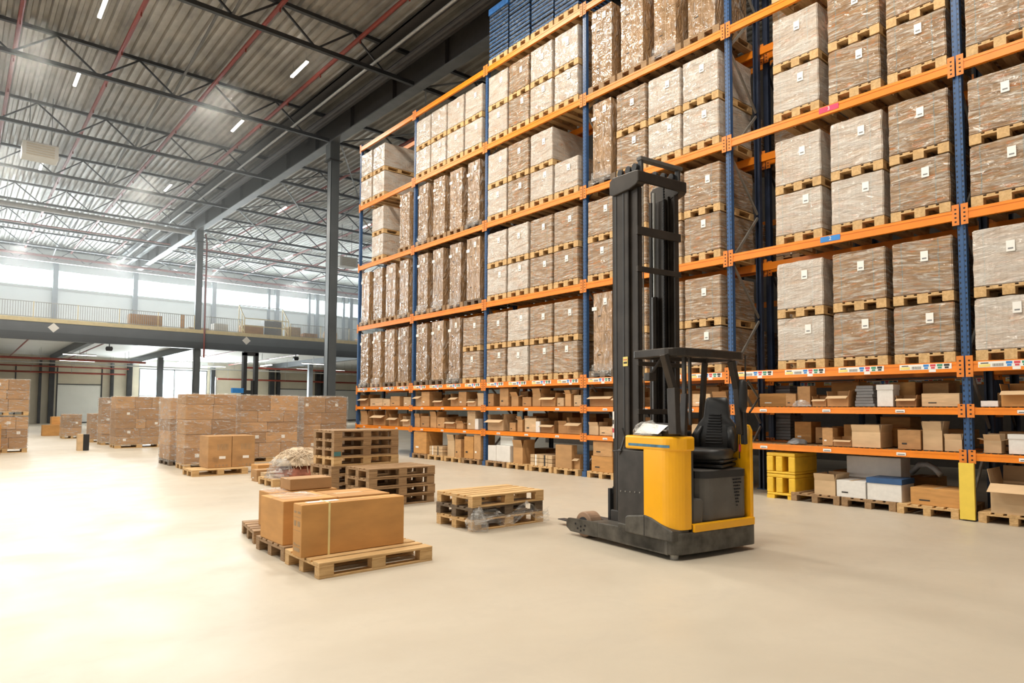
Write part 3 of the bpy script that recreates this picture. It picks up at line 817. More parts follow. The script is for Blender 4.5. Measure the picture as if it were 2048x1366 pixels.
for b, lv in LOADS.items():
    uy = UY[6-b]                     # left (far) upright of the bay
    for k, s in lv.items():
        present = [i for i, c in enumerate(s) if c != '.']
        for n_, i in enumerate(present):
            c = s[i]; y = uy-.055-.05-.43-i*.868 if b != 4 else {0: 6.2, 1: 5.38, 2: 4.42, 3: 3.525}[i]
            where = '%s from left in %s, %s' % (ORD[n_], BAYW[b], LEVW[k])
            x = XF-.05+(rnd.random()-.5)*.02; z = LV[k]+.003; sd = rnd.randrange(6)
            if c == 'A':
                load('tall', '', x, y-.03, z, LOOK['tall']+', '+where, rnd.choice(['darkw', 'oldw', 'oldw']), sd)
            elif c in 'TWtw':
                kd = 'tan' if c in 'Tt' else 'white'
                load(kd, 'lo', x, y, z, LOOK[kd]+(', lower of pair, ' if c in 'TW' else ', unstacked, ')+where, 'pale', sd)
                if c in 'TW': load(kd, 'hi', x+.005, y, z+.885, LOOK[kd]+', upper of pair, '+where, 'pale', sd+1)
                else:
                    pass
            elif c == 'B':
                t = thing('pallet_load', 'blue crates wrapped in film on top of rack, %s from left' % ORD[n_], 'pallet load', (x, y, z), 0, 'blue crate stacks on the rack top')
                put('pallet', PM['pale'], t, (0, -.4, 0))
                hh = 1.5 if n_ == 0 else 1.95
                m_ = MB()
                r_ = random.Random(n_)
                nl = int(hh/.11)
                for q in range(nl):
                    o_ = r_.uniform(-.012, .012)
                    m_.box((.02+o_, -.4+o_, .144+q*.11), (1.15+o_, .4+o_, .144+q*.11+.085), M['stack'])
                    m_.box((.04, -.37, .144+q*.11+.085), (1.13, .37, .144+q*.11+.11), M['blackm'])
                m_.build('crates', t)
                MB().box((0, -.415, .144+nl*.11), (1.17, .415, .144+nl*.11+.02), M['bluew']).box((-.005, -.415, .144+nl*.11-.16), (.0, .415, .144+nl*.11), M['bluew']).box((.0, -.42, .144+nl*.11-.2), (1.17, -.415, .144+nl*.11), M['bluew']).build('cover_sheet', t)
                
# rear-row loads added to block bright see-through in the front rack's gaps
for b, k, i, part in ((4, 0, 0, 'lo'), (4, 0, 0, 'hi'), (4, 1, 0, 'lo'), (4, 1, 0, 'hi'), (4, 2, 0, 'lo'), (4, 2, 0, 'hi'), (4, 3, 0, 'lo'), (3, 0, 3, 'lo'), (3, 1, 3, 'lo'), (3, 2, 3, 'lo'), (2, 2, 3, 'lo'), (2, 2, 3, 'hi')):
    y = UY[6-b]-.055-.06-.43-i*.875
    load('tan', part, XF+DEP+.25+.05, y-.02, LV[k]+.003+(.885 if part == 'hi' else 0), 'added wrapped load in rear rack, %s one, behind %s, %s' % ('lower' if part == 'lo' else 'upper', BAYW[b], LEVW[k]), 'oldw', 1)

# ------------------------------------------------------------------ cartons
def carton_body(w, d, h, mat, open_=True):
    """open-topped box, front towards -X, origin bottom centre of front"""
    m_ = MB(); t = .006
    m_.box((0, -w/2, 0), (d, w/2, t), mat)
    if open_:
        m_.box((0, -w/2, t), (t, w/2, h), mat).box((d-t, -w/2, t), (d, w/2, h), mat)
        m_.box((t, -w/2, t), (d-t, -w/2+t, h), mat).box((t, w/2-t, t), (d-t, w/2, h), mat)
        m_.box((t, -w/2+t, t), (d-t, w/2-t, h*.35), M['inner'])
    else:
        m_.box((0, -w/2, t), (d, w/2, h), mat)
    return m_
CB = {}
def closed_mesh(matn):
    if ('c', matn) in CB: return CB['c', matn]
    m_ = MB().box((0, -.5, 0), (1, .5, 1), M[matn])
    CB['c', matn] = m_.mesh('carton_body', .012, 1)
    return CB['c', matn]
tape_me = MB().box((0, -.04, 0), (1, .04, .002), M['tanc']).mesh('tape')
open_cache = {}
def carton(x, y, z, w, d, h, kind, label, group='cartons on the rack shelves', matn='brown', rz=0., cat='carton'):
    w = round(w, 3)
    if kind in ('closed', 'white', 'lid'):
        mt = 'whitebox' if kind != 'closed' else matn
        t = thing('carton', label, cat, (x, y, z), rz, group)
        o = put('box_body', closed_mesh(mt), t, (0, 0, 0), sc=(d, w, h))
        put('tape', tape_me, t, (.002, 0, h), sc=(d-.004, .6, 1))
        if kind == 'lid':
            MB().box((-.008, -w/2-.008, h*.78), (d+.008, w/2+.008, h+.006), M['blue2'] if label.find('blue') >= 0 else M['whitebox']).build('lid', t)
        elif w > .16:
            MB().box((-.003, w*.1, h*.25), (0, w*.32, h*.33), M['ink'] if rnd.random() < .5 else M['paper']).build('print', t)
        return t
    t = thing('open_carton', label, cat, (x, y, z), rz, group)
    hb_ = h*(.66 if kind != 'up' else .72)
    carton_body(w, d, hb_, M[matn]).build('box_body', t)
    fl = min(h*.36, w*.55, .24)
    def flap(p0, p1, out, ang, ln):
        """hinged at edge p0-p1, swinging outwards; ang 90 = standing up, 0 = level, negative = drooping"""
        p0 = Vector(p0); p1 = Vector(p1); o = Vector(out)
        dirv = o*math.cos(R(ang))+Vector((0, 0, 1))*math.sin(R(ang)); th = Vector((0, 0, 1))*math.cos(R(ang))-o*math.sin(R(ang))
        a = [p0, p1, p1+dirv*ln, p0+dirv*ln]; bq = [q+th*.005 for q in a]
        MB().poly(a+bq, [(0,1,2,3),(7,6,5,4),(0,4,5,1),(1,5,6,2),(2,6,7,3),(3,7,4,0)], M[matn if ang > 45 else 'tanc']).build('flap', t)
    fa, ba = {'front': (-28, 82), 'up': (75, 86), 'side': (60, 80)}[kind]
    flap((0, -w/2+.005, hb_), (0, w/2-.005, hb_), (-1, 0, 0), fa, fl)
    flap((d, -w/2+.005, hb_), (d, w/2-.005, hb_), (1, 0, 0), ba, fl)
    sa = 15 if kind == 'side' else 72
    flap((.01, -w/2, hb_), (d-.01, -w/2, hb_), (0, -1, 0), 80 if kind != 'side' else sa, fl*(.9 if kind == 'side' else 1))
    flap((.01, w/2, hb_), (d-.01, w/2, hb_), (0, 1, 0), sa+8 if kind != 'side' else sa, fl*.9)
    return t
def z6(x, y): return 700+x/3.793, 740+y/3.793
def z5(x, y): return 1480+x/3.606, 720+y/3.606
def z2p(x, y): return 1080+x/2.969, 680+y/2.969
KINDW = {'front': 'open carton with front flap folded out', 'up': 'open carton with flaps up', 'side': 'open carton with side flaps spread', 'closed': 'closed brown carton', 'white': 'white box', 'lid': 'white box with lid'}
def shelf_row(items, zoom, z, bay, shelfw, xf=XF+.03, depth=.46, limit=None):
    """items (kind, x0, x1, top) in crop pixels -> cartons standing on the shelf"""
    yl = UY[6-bay]-.08; yr = UY[5-bay]+.08
    done = []; z = z+.014
    for n_, it in enumerate(items):
        kind, a, b, tp = it[:4]; mt = it[4] if len(it) > 4 else rnd.choice(['brown', 'tanc', 'brown', 'deepc'])
        pa = onX(*zoom(a, tp), xf); pb = onX(*zoom(b, tp), xf)
        y0, y1 = pb.y, pa.y; h = max(.08, (pa.z+pb.z)/2-z)
        y1 = min(y1, yl if not done else done[-1]-.012); y0 = max(y0, yr)
        if y1-y0 < .07: continue
        done.append(y0)
        if kind == 'side' and y1-y0 > .3: y0 += .075; y1 -= .075
        elif kind == 'side': kind = 'up'
        if kind == 'front': h = h/.80
        if kind == 'up': h = h/1.02
        h = min(h, .465 if z > 1 else .50)
        carton(xf+rnd.uniform(0, .05), (y0+y1)/2, z, y1-y0, min(depth, max(.16, (y1-y0)*1.1)), h, kind,
               '%s, %s from left on %s, %s' % (KINDW[kind], ORD[len(done)-1], shelfw, BAYW[bay]), matn=mt)
F, U, S_, C_, W_ = 'front', 'up', 'side', 'closed', 'white'
UPs, LOs, FLs = 'upper shelf', 'lower shelf', 'floor pallets'
shelf_row([(F,62,130,205),(C_,145,240,215),(C_,250,300,220,'tanc'),(C_,300,370,200),(C_,400,455,205)], z6, SH[1], 0, UPs)
shelf_row([(F,480,537,180),(C_,540,600,165),(F,635,700,225),(F,760,818,195),(C_,822,880,165),(F,890,950,230),(U,965,1015,180,'tanc')], z6, SH[1], 1, UPs)
shelf_row([(C_,1035,1085,180),(C_,1135,1200,135),(S_,1205,1285,165),(C_,1300,1365,205),(U,1380,1440,145),(F,1450,1555,195),(C_,1560,1610,210),(S_,1612,1690,135),(C_,1695,1750,190)], z6, SH[1], 2, UPs)
shelf_row([(F,1800,1985,185),(F,1990,2060,200)], z6, SH[1], 3, UPs)
shelf_row([(C_,810,900,335),(C_,905,1010,320,'tanc'),(U,1015,1100,310)], z2p, SH[1], 3, 'upper shelf behind truck')
shelf_row([(U,75,125,315),(F,170,260,320),(F,290,360,350),(F,400,455,365)], z6, SH[0], 0, LOs)
shelf_row([(S_,470,525,335),(C_,525,590,350),(U,605,650,320),(C_,655,710,360),(F,715,790,385),(S_,795,870,385),(C_,880,940,310),(W_,945,970,370)], z6, SH[0], 1, LOs)
shelf_row([(F,1020,1160,360),(C_,1200,1245,400),(S_,1248,1315,335),(C_,1320,1405,365),(W_,1408,1438,390),(F,1440,1540,405),(S_,1570,1636,390),(F,1640,1750,385)], z6, SH[0], 2, LOs)
shelf_row([(U,1800,1880,400),(C_,1888,1985,430),(F,1990,2060,400)], z6, SH[0], 3, LOs)
shelf_row([(C_,900,960,500,'tanc'),(F,1180,1250,500)], z2p, SH[0], 3, 'lower shelf behind truck')
shelf_row([(C_,328,400,243),(C_,402,495,190),(F,515,615,275),(F,628,780,245),('lid',985,1100,180),(F,1125,1270,270),(C_,1305,1580,240,'tanc')], z5, SH[1], 4, UPs)
shelf_row([(C_,590,665,490),(F,672,800,570),(U,805,1010,475),(C_,1135,1300,505),(U,1310,1450,450,'tanc'),(S_,1470,1595,540)], z5, SH[0], 4, LOs, depth=.6)
shelf_row([(W_,1735,1860,296),(F,1880,2120,200,'brown2')], z5, SH[1], 5, UPs)
shelf_row([(S_,1705,1925,535,'tanc'),('lid',1935,2110,540)], z5, SH[0], 5, LOs)
# grey binders pile + bag + newspapers on the nearest full bay
yb0 = onX(*z5(895, 300), XF+.08).y
t = thing('binder_pile', 'pile of grey boxes lying between open cartons on upper shelf right of truck', 'pile of boxes', (XF+.08, yb0, SH[1]+.014))
for i in range(7): MB().box((rnd.uniform(0, .03), -.14+rnd.uniform(-.02, .02), i*.048), (.32, .14+rnd.uniform(-.02, .02), i*.048+.044), M['grey']).build('flat_box', t, bevel=.004)
def blob(name, label, cat, loc, sx, sy, sz, mat, seed, group=None, parent=None, rough=.25, sub=4):
    bm = bmesh.new(); bmesh.ops.create_icosphere(bm, subdivisions=sub, radius=1)
    r_ = random.Random(seed); ph = [r_.uniform(0, 6) for _ in range(9)]
    for v in bm.verts:
        p = v.co.copy()
        n1 = math.sin(p.x*5+ph[0])*math.sin(p.y*6+ph[1])+.6*math.sin(p.x*13+p.z*9+ph[2])*math.sin(p.y*11+ph[3])+.35*math.sin(p.y*23+ph[4]+p.x*17)+.2*r_.uniform(-1, 1)
        p *= 1+rough*.4*n1
        z = max(p.z, 0)
        v.co = (p.x*sx, p.y*sy, z*sz)
    me = bpy.data.meshes.new(name); bm.to_mesh(me); bm.free(); me.materials.append(mat)
    for f in me.polygons: f.use_smooth = sub > 3
    o = put(name, me, parent, loc)
    if label and not parent: tag(o, label, cat, group)
    return o
blob('plastic_bag', 'crumpled clear plastic bag on the upper shelf edge right of the truck', 'plastic bag', (XF-.01, onX(*z5(445, 310), XF).y, SH[1]+.012), .055, .15, .11, M['film2'], 5)
blob('net_bundle', 'small dark crumpled net on the lower shelf right of the truck', 'net', (XF+.2, onX(*z5(415, 590), XF+.2).y, SH[0]+.014), .12, .16, .09, M['grey'], 8)
# hanging film scrap at the beam, and tucked goods in second row of the shelves
bk = {}
for b in range(6):
    for si, z in enumerate(SH):
        y = UY[6-b]-.2; n_ = 0
        while y > UY[5-b]+.55:
            w = rnd.uniform(.28, .6); h = rnd.uniform(.18, .41)
            if rnd.random() < .75:
                n_ += 1
                carton(XF+.62+rnd.uniform(0, .05), y-w/2, z+.014, w, .38, h, 'closed', 'brown carton at the back of the %s, %s from left, %s' % ('lower shelf' if si == 0 else 'upper shelf', ORD[n_-1], BAYW[b]), group='cartons at the back of the shelves', matn=rnd.choice(['brown', 'brown2', 'brown']))
            y -= w+rnd.uniform(.02, .15)
# cartons of the rear row, seen through the shelves
for b in range(2, 5):
    for si, z in enumerate(SH+[0.]):
        y = UY[6-b]-(.28 if b < 4 else 1.15); n_ = 0
        while y > UY[5-b]+.7:
            w = rnd.uniform(.35, .7); n_ += 1
            carton(XF+DEP+.38, y-w/2, z+.016, w, .5, rnd.uniform(.25, .5), 'closed', 'carton on rear rack %s, %s from left, seen through %s' % (['lower shelf', 'upper shelf', 'floor'][si], ORD[n_-1], BAYW[b]), group='cartons in the rear rack', matn='brown2')
            y -= w+rnd.uniform(.05, .3)

# floor row of the rack: pallets and goods
def ypx(zm, x, y, xx=XF-.02): return onX(*zm(x, y), xx).y
def rack_floor_pallet(zm, a, b, yy, mat, label, base=None):
    y0, y1 = ypx(zm, b, yy), ypx(zm, a, yy)
    c = (y0+y1)/2
    return pallet(XF-.04, c-.4, 0, mat, label, group='pallets on the floor under the rack'), c
PB = .144
fp = [(1, 'oldw', 'weathered pallet under the tall labelled carton, second bay from left'), (1, 'pale', 'pale pallet under the bundled bars, second bay from left'), (1, 'pale', 'pale pallet under the open tan carton, second bay from left'), (1, 'oldw', 'weathered pallet rightmost in the second bay from left'),
      (2, 'oldw', 'weathered pallet under the white boxes, third bay from left'), (2, 'pale', 'pale pallet under the printed open carton, third bay from left'), (2, 'pale', 'pale pallet under the bundled bars, third bay from left'), (2, 'pale', 'pale pallet rightmost in the third bay from left'),
      (3, 'pale', 'pale pallet under stacked cartons left of the truck mast'), (3, 'oldw', 'weathered pallet hidden partly by the truck mast'), (3, 'oldw', 'weathered pallet behind the truck body'), ]
cnt = {}
pc = {}
for b, mt, lab in fp:
    i = cnt.get(b, 0); cnt[b] = i+1
    y = UY[6-b]-.055-.45-i*.875
    pallet(XF-.05, y-.4, 0, mt, lab, group='pallets on the floor under the rack'); pc[b, i] = y
FG = 'goods on the floor pallets under the rack'
carton(XF-.02, pc[1,0], PB, .72, .6, .66, 'closed', 'tall brown carton with white labels, floor of second bay', FG, 'brown2')
def bars(x, y, z, w, n, label):
    t = thing('bar_bundle', label, 'bundle', (x, y, z), 0, FG)
    for k in range(n):
        m_ = MB()
        for i in range(5): m_.box((0, -w/2+i*w/5, k*.09), (.9, -w/2+(i+.92)*w/5, k*.09+.08), M['tanc'])
        m_.build('bar_layer', t)
        MB().box((-.004, -w/2+w*.3, k*.09), (0, -w/2+w*.36, k*.09+.085), M['ink']).box((-.004, -w/2+w*.7, k*.09), (0, -w/2+w*.76, k*.09+.085), M['paper']).build('strap', t)
bars(XF-.02, pc[1,1], PB, .7, 3, 'layered bundle of pale tubes on a pallet, second bay')
carton(XF, pc[1,2]+.12, PB, .34, .4, .62, 'up', 'open tan carton with yellow print, floor of second bay', FG, 'tanc')
carton(XF, pc[1,2]-.22, PB, .28, .4, .5, 'closed', 'narrow brown carton beside the open tan one, second bay floor', FG)
carton(XF-.02, pc[1,3]+.12, PB, .42, .5, .60, 'closed', 'brown carton with dark lettering, floor of second bay', FG, 'brown2')
carton(XF-.02, pc[1,3]-.27, PB, .30, .5, .66, 'closed', 'taller brown carton at the blue upright, second bay floor', FG)
t1 = thing('white_crate', 'large off-white carton on the floor pallet, third bay', 'carton', (XF, pc[2,0]-.28, PB), 0, FG)
MB().box((0, -.28, 0), (.75, .28, .42), M['whitebox']).build('box_body', t1, bevel=.01)
t1 = thing('white_crate', 'off-white carton beside the large one, nearer the blue upright, third bay', 'carton', (XF, pc[2,0]+.185, PB+.002), 0, FG)
MB().box((0, -.17, 0), (.75, .17, .40), M['whitebox']).build('box_body', t1, bevel=.01)
t1 = thing('white_crate', 'grey-white carton standing on top of the large white one, third bay', 'carton', (XF+.12, pc[2,0]-.26, PB+.422), 0, FG)
MB().box((0, -.28, 0), (.6, .24, .24), M['wall']).build('box_body', t1, bevel=.01)
carton(XF, pc[2,1]+.0, PB, .36, .4, .55, 'up', 'open printed carton with a raised flap, third bay floor', FG, 'brown')
bars(XF-.02, pc[2,2], PB, .78, 3, 'layered bundle of pale tubes on a pallet, third bay')
t1 = thing('cardboard_sheet_box', 'plain flat brown panel box on the rightmost pallet, third bay', 'carton', (XF-.02, pc[2,3]+.1, PB), 0, FG)
MB().box((0, -.27, 0), (.18, .27, .54), M['brown']).build('box_body', t1, bevel=.006)
carton(XF+.05, pc[2,3]-.27, PB, .18, .3, .36, 'front', 'small torn carton beside the panel box, third bay floor', FG)
carton(XF, pc[3,0]+.0, PB, .62, .6, .34, 'closed', 'lower brown carton stacked left of the truck mast', FG, 'brown2')
carton(XF, pc[3,0]-.02, PB+.344, .56, .6, .32, 'closed', 'upper brown carton stacked left of the truck mast', FG, 'brown')
carton(XF, pc[3,1], PB, .6, .6, .5, 'closed', 'brown carton on floor behind the truck mast', FG, 'brown2')
carton(XF, pc[3,2], PB, .6, .6, .5, 'closed', 'brown carton on floor behind the truck body', FG, 'brown')
# nearest full bay, floor
ya = ypx(z5, 195, 980); yb1 = ypx(z5, 400, 980)
t = thing('plastic_crate_stack', 'stack of yellow hollow plastic pallets under the rack right of truck', 'plastic pallets', (XF-.02, (ya+yb1)/2, 0))
w = ya-yb1
for k in range(2):
    m_ = MB(); z0 = .10+k*.365
    for q in (-w/2, -w*.06, w/2-.12*1): m_.box((0, q, z0), (.8, q+.12, z0+.26), M['yplastic'])
    m_.box((0, -w/2, z0+.26), (.8, w/2, z0+.32), M['yplastic']).box((0, -w/2, z0-.04), (.8, w/2, z0), M['yplastic'])
    m_.build('crate_unit', t, bevel=.015)
MB().box((0, -w/2, 0), (.8, -w/2+.14, .06), M['yplastic']).box((0, w/2-.14, 0), (.8, w/2, .06), M['yplastic']).build('foot', t)
def near_pallet(a, b, yy, mt, lab):
    y0, y1 = ypx(z5, b, yy, XF-.05), ypx(z5, a, yy, XF-.05)
    pallet(XF-.05, (y0+y1)/2-.4, 0, mt, lab, group='pallets on the floor under the rack'); return (y0+y1)/2
pa = near_pallet(420, 660, 1020, 'oldw', 'weathered pallet beside the yellow stack, under the open carton')
pb = pa-.83; pallet(XF-.05, pb-.4, 0, 'oldw', 'weathered pallet under the two white boxes', group='pallets on the floor under the rack')
pcn = pb-.83; pallet(XF-.10, pcn-.4, 0, 'pale', 'pale pallet under the battered brown box, left of the yellow guard', group='pallets on the floor under the rack')
def at5(kind, a, b, top, base_z, label, d=.5, matn='brown', xx=XF-.02):
    p0 = onX(*z5(a, top), xx); p1 = onX(*z5(b, top), xx); h = (p0.z+p1.z)/2-base_z
    if kind == 'front': h /= .82
    return carton(xx, (p0.y+p1.y)/2, base_z, abs(p0.y-p1.y), d, h, kind, label, FG, matn)
at5('up', 535, 685, 830, PB, 'worn open carton on the pallet beside the yellow stack', .5, 'tanc')
at5('white', 695, 905, 872, PB, 'plain white box left of the blue-lidded one on the floor pallet', .5)
at5('lid', 915, 1163, 858, PB, 'white storage box with a blue rim on the floor pallet', .5)
at5('closed', 1228, 1590, 930, PB, 'battered wide brown box with white labels left of the yellow guard', .62, 'brown2')
t = thing('rear_white_box', 'off-white carton behind the white floor boxes', 'carton', (XF+.62, onX(*z5(960, 800), XF+.62).y, PB), 0, FG)
MB().box((0, -.42, 0), (.4, .42, .62), M['whitebox']).build('box_body', t, bevel=.01)
pr_ = U6-.09-.43; pallet(XF-.12, pr_-.4, 0, 'pale', 'pale pallet right of the yellow guard at the picture edge', group='pallets on the floor under the rack')
carton(XF-.08, pr_-.05, PB, .62, .6, .60, 'front', 'large open carton with folded front flap right of yellow guard', FG, 'tanc')
pallet(XF-.05, pr_-1.3, 0, 'pale', 'pale pallet beyond the right picture edge', group='pallets on the floor under the rack')
t = thing('tray_stack', 'dark grey stack on the rear lower shelf behind the yellow plastic pallets', 'stack of trays', (12.42, onX(1560, 850, 12.4).y, SH[0]+.016), 0)
for k in range(8): MB().box((0, -.2, k*.06), (.5, .2, k*.06+.052), M['grey']).build('tray', t)
t = thing('tray_stack', 'dark grey stack on the rear upper shelf behind the yellow plastic pallets', 'stack of trays', (12.42, onX(1560, 850, 12.4).y, SH[1]+.016), 0)
for k in range(7): MB().box((0, -.2, k*.06), (.5, .2, k*.06+.052), M['grey']).build('tray', t)
# slip-film draped rolls
t = thing('bent_pipe', 'bent grey foam pipe lying over the battered box', 'pipe', (XF+.12, onX(*z5(1290, 900), XF+.12).y, 0))
MB().tube([(.62, .3, .55), (.5, .15, .68), (.4, 0, .70), (.34, -.12, .64), (.3, -.2, .56)], .045, M['grey'], 10).build('pipe_body', t, smooth=True)

# ------------------------------------------------------------------ loose goods on the open floor
G1 = 'front group of pallets and boxes'
pallet(2.54, 5.68, 0, 'pale', 'pale new pallet carrying the long strapped carton, nearest the camera')
pallet(2.56, 6.55, 0, 'oldw', 'weathered pallet under the square carton left of the long one')
pallet(2.62, 7.60, 0, 'oldw', 'weathered pallet half hidden behind the square carton', rz=-R(9))
def big_carton(name, label, x0, x1, y0, y1, z0, z1, mat='brown2'):
    t = thing(name, label, 'carton', (x0, y0, z0))
    MB().box((0, 0, 0), (x1-x0, y1-y0, z1-z0), M[mat]).build('box_body', t, bevel=.008, seg=2)
    return t
t = big_carton('long_carton', 'long brown carton with a yellow strap on the nearest pallet', 2.49, 3.58, 5.97, 6.17, .144, .63)
L, D_, H_ = 1.09, .20, .486
MB().box((.262, -.004, -.0), (.282, 0, H_+.003), M['tape']).box((.262, -.004, H_), (.282, D_+.004, H_+.004), M['tape']).build('strap', t)
MB().box((.0, .05, H_), (L, .055, H_+.0015), M['ink']).box((.1, .1, H_), (.42, .17, H_+.002), M['paper']).build('top_seam', t)
m_ = MB()
for i, (a, b, c, d) in enumerate([(.03, .09, .40, .42), (.12, .17, .40, .42), (.03, .09, .28, .33), (.12, .17, .28, .33), (.02, .18, .24, .243), (.02, .18, .365, .368), (.03, .08, .10, .115), (.10, .13, .10, .115), (.14, .17, .10, .125), (.03, .17, .05, .085)]):
    m_.box((-.002, a, c), (0, b, d), M['inner'])
m_.build('shipping_marks', t)
t = big_carton('square_carton', 'square brown carton left of the long strapped one', 2.57, 3.155, 6.62, 7.26, .144, .585)
MB().box((0, .315, .441), (.585, .325, .443), M['inner']).build('top_seam', t)
t = big_carton('square_carton', 'square brown carton behind the long strapped one, right side', 3.165, 3.77, 6.60, 7.19, .144, .585)
MB().box((0, .29, .441), (.605, .30, .443), M['inner']).box((.08, .25, .441), (.4, .34, .4425), M['tanc']).build('top_seam', t)
big_carton('low_carton', 'carton behind the square one under plastic film', 2.80, 3.62, 7.62, 7.98, .146, .55)
t = big_carton('small_carton', 'small flat carton with white tape on the rear carton', 3.04, 3.56, 7.64, 7.95, .556, .69, 'brown')
MB().box((0, .11, .13), (.52, .19, .1325), M['paper']).build('tape', t)
def sheet(name, label, x0, x1, y0, y1, z, amp, mat, seed, n=22, drop=0., kind=None):
    r_ = random.Random(seed); vs = []; fs = []
    ph = [r_.uniform(0, 6) for _ in range(6)]
    for i in range(n+1):
        for j in range(n+1):
            u, v = i/n, j/n
            x = x0+(x1-x0)*u; y = y0+(y1-y0)*v
            h = amp*(.5+.5*math.sin(u*9+v*4+ph[0])*math.sin(v*8-u*5+ph[1]))+amp*.5*r_.random()
            e = max(0, .12-min(u, v, 1-u, 1-v))/.12
            vs.append((x+(r_.random()-.5)*.01, y+(r_.random()-.5)*.01, z+h*(1-e*.8)))
    for i in range(n):
        for j in range(n): a = i*(n+1)+j; fs.append((a, a+1, a+n+2, a+n+1))
    o = MB().poly(vs, fs, mat).build(name); return tag(o, label, 'plastic film')
sheet('plastic_film', 'crumpled clear film lying on top of the square carton', 2.62, 3.05, 6.72, 7.22, .59, .018, M['film2'], 3)
sheet('plastic_film', 'crumpled clear film on the rear carton of the front group', 2.80, 3.02, 7.63, 7.96, .555, .02, M['film2'], 4)
# three-pallet stack with film
for k, mt in enumerate(('pale', 'darkw', 'pale')):
    pallet(4.97, 6.66, k*.1445, mt, ['lowest pallet of the three-high stack beside the forks', 'dark middle pallet of the three-high stack', 'pale top pallet of the three-high stack'][k], rz=(0, .01, -.005)[k])
def drape(name, label, pts, mat, w=.2, seed=1):
    """crumpled ribbon of film along a path"""
    r_ = random.Random(seed); vs = []; fs = []; n = 10
    for i, p in enumerate(pts):
        p = Vector(p)
        for j in range(n):
            a = j/(n-1)-.5
            vs.append((p.x+r_.uniform(-.012, .012), p.y-.012+r_.uniform(-.03, .012), max(.004, p.z+a*w+r_.uniform(-.02, .02))))
    for i in range(len(pts)-1):
        for j in range(n-1): q = i*n+j; fs.append((q, q+1, q+n+1, q+n))
    o = MB().poly(vs, fs, mat).build(name); return tag(o, label, 'plastic film')
pts = [(5.0+i*.05, 6.60, .16+.07*math.sin(i*.5)-.05*(i < 5)) for i in range(25)]
pts[:5] = [(4.94+.02*i, 6.78-.035*i, .06+.03*i) for i in range(5)]
drape('plastic_film', 'torn clear film hanging across the three-high pallet stack', pts, M['film2'], .17, 2)
blob('plastic_film', 'clump of clear film at the left corner of the three-high stack', 'plastic film', (5.02, 6.60, .02), .12, .09, .26, M['film2'], 12, rough=.5)
# dark four-high stack, tall eight-high stack
for k in range(4):
    pallet(4.88, 9.18, k*.149, 'oldw', 'weathered pallet, %s in the four-high stack beside the taller one' % ['lowest', 'second from bottom', 'third from bottom', 'topmost'][k], rz=(.012, -.008, .01, 0)[k])
for k in range(8):
    dx = -.05 if k < 4 else 0
    pallet(4.74+dx, 10.12+dx*.5, k*.1445, 'oldw' if k != 4 else 'pale', 'weathered pallet, %s in the eight-high stack' % ['lowest', 'second from bottom', 'third from bottom', 'fourth from bottom', 'fifth from bottom', 'sixth from bottom', 'seventh from bottom', 'topmost'][k], rz=(.01, -.01, .0, .012, -.006, .004, 0, .006)[k])
tag(MB().box((4.742, 10.112, .74), (4.86, 10.114, .81), M['teal']).build('block_sticker'), 'teal sticker on a pallet block of the eight-high stack', 'sticker')
# sack pallet
pallet(4.72, 12.72, 0, 'pale', 'pale pallet carrying the heap of netting and red fabric')
blob('folded_fabric', 'dark red folded fabric under netting on a pallet', 'fabric', (5.40, 13.08, .146), .52, .36, .26, M['sackr'], 3, rough=.22)
blob('netting', 'heap of pale netting on top of the red fabric', 'netting', (5.42, 13.14, .37), .48, .34, .32, M['sackt'], 9, rough=.35)
nt_ = [o for o in bpy.data.objects if o.name == 'netting'][0]
r_ = random.Random(44); m_ = MB()
for k in range(70):
    a = r_.uniform(0, 6.28); b = a+r_.uniform(.8, 2.6); pts_ = []
    for i in range(7):
        f = i/6; u = math.cos(a)*(1-f)*.5+math.cos(b)*f*.5+r_.uniform(-.03, .03); v = math.sin(a)*(1-f)*.36+math.sin(b)*f*.36+r_.uniform(-.03, .03)
        q = 1-(u/.52)**2-(v/.38)**2
        pts_.append((u, v, .34*math.sqrt(max(0, q))-.02+r_.uniform(0, .05) if q > 0 else r_.uniform(-.16, .0)))
    m_.tube(pts_, .006, M['sackt'], 4)
m_.build('netting_strands', nt_)
blob('plastic_film', 'clear film trailing over the left side of the netting heap', 'plastic film', (4.98, 13.0, .146), .27, .30, .36, M['film2'], 14, rough=.4)
# cartons near it
carton(4.98, 14.5, 0, .42, .9, .30, 'closed', 'long low brown carton lying on the floor left of the netting heap', 'low cartons by the netting pallet', 'brown2', R(90)*0)
carton(4.80, 13.98, 0, .30, .34, .24, 'closed', 'small brown carton with paper label in front of the long one', 'low cartons by the netting pallet', 'brown')
carton(4.86, 13.66, 0, .26, .30, .20, 'closed', 'smallest brown carton nearest the netting pallet', 'low cartons by the netting pallet', 'tanc')
# two barcode cartons
pallet(4.03, 15.64, 0, 'pale', 'pale pallet under the two barcode cartons')
for i, lab in enumerate(('left of the two brown cartons printed with a barcode', 'right of the two brown cartons printed with a barcode')):
    t = thing('barcode_carton', lab, 'carton', (4.43+i*.525, 15.93, .146))
    MB().box((0, 0, 0), (.515, .70, .72), M['brown']).build('box_body', t, bevel=.008)
    m_ = MB()
    for k in range(9): m_.box((.20+k*.028, -.003, .40), (.20+k*.028+(.010 if k % 3 else .018), 0, .54), M['inner'])
    m_.build('barcode', t)
    MB().box((.24, -.003, .20), (.38, 0, .26), M['paper']).build('label', t)
    m_ = MB()
    for k in range(4): m_.prism([(.14+k*.08, .05), (.17+k*.08, .02), (.20+k*.08, .05), (.17+k*.08, .08)], 'y', -.003, 0, M['inner'])
    for k in range(4): m_.box((.10, -.003, .14+k*.03), (.22, 0, .147+k*.03), M['inner'])
    m_.build('shipping_marks', t)
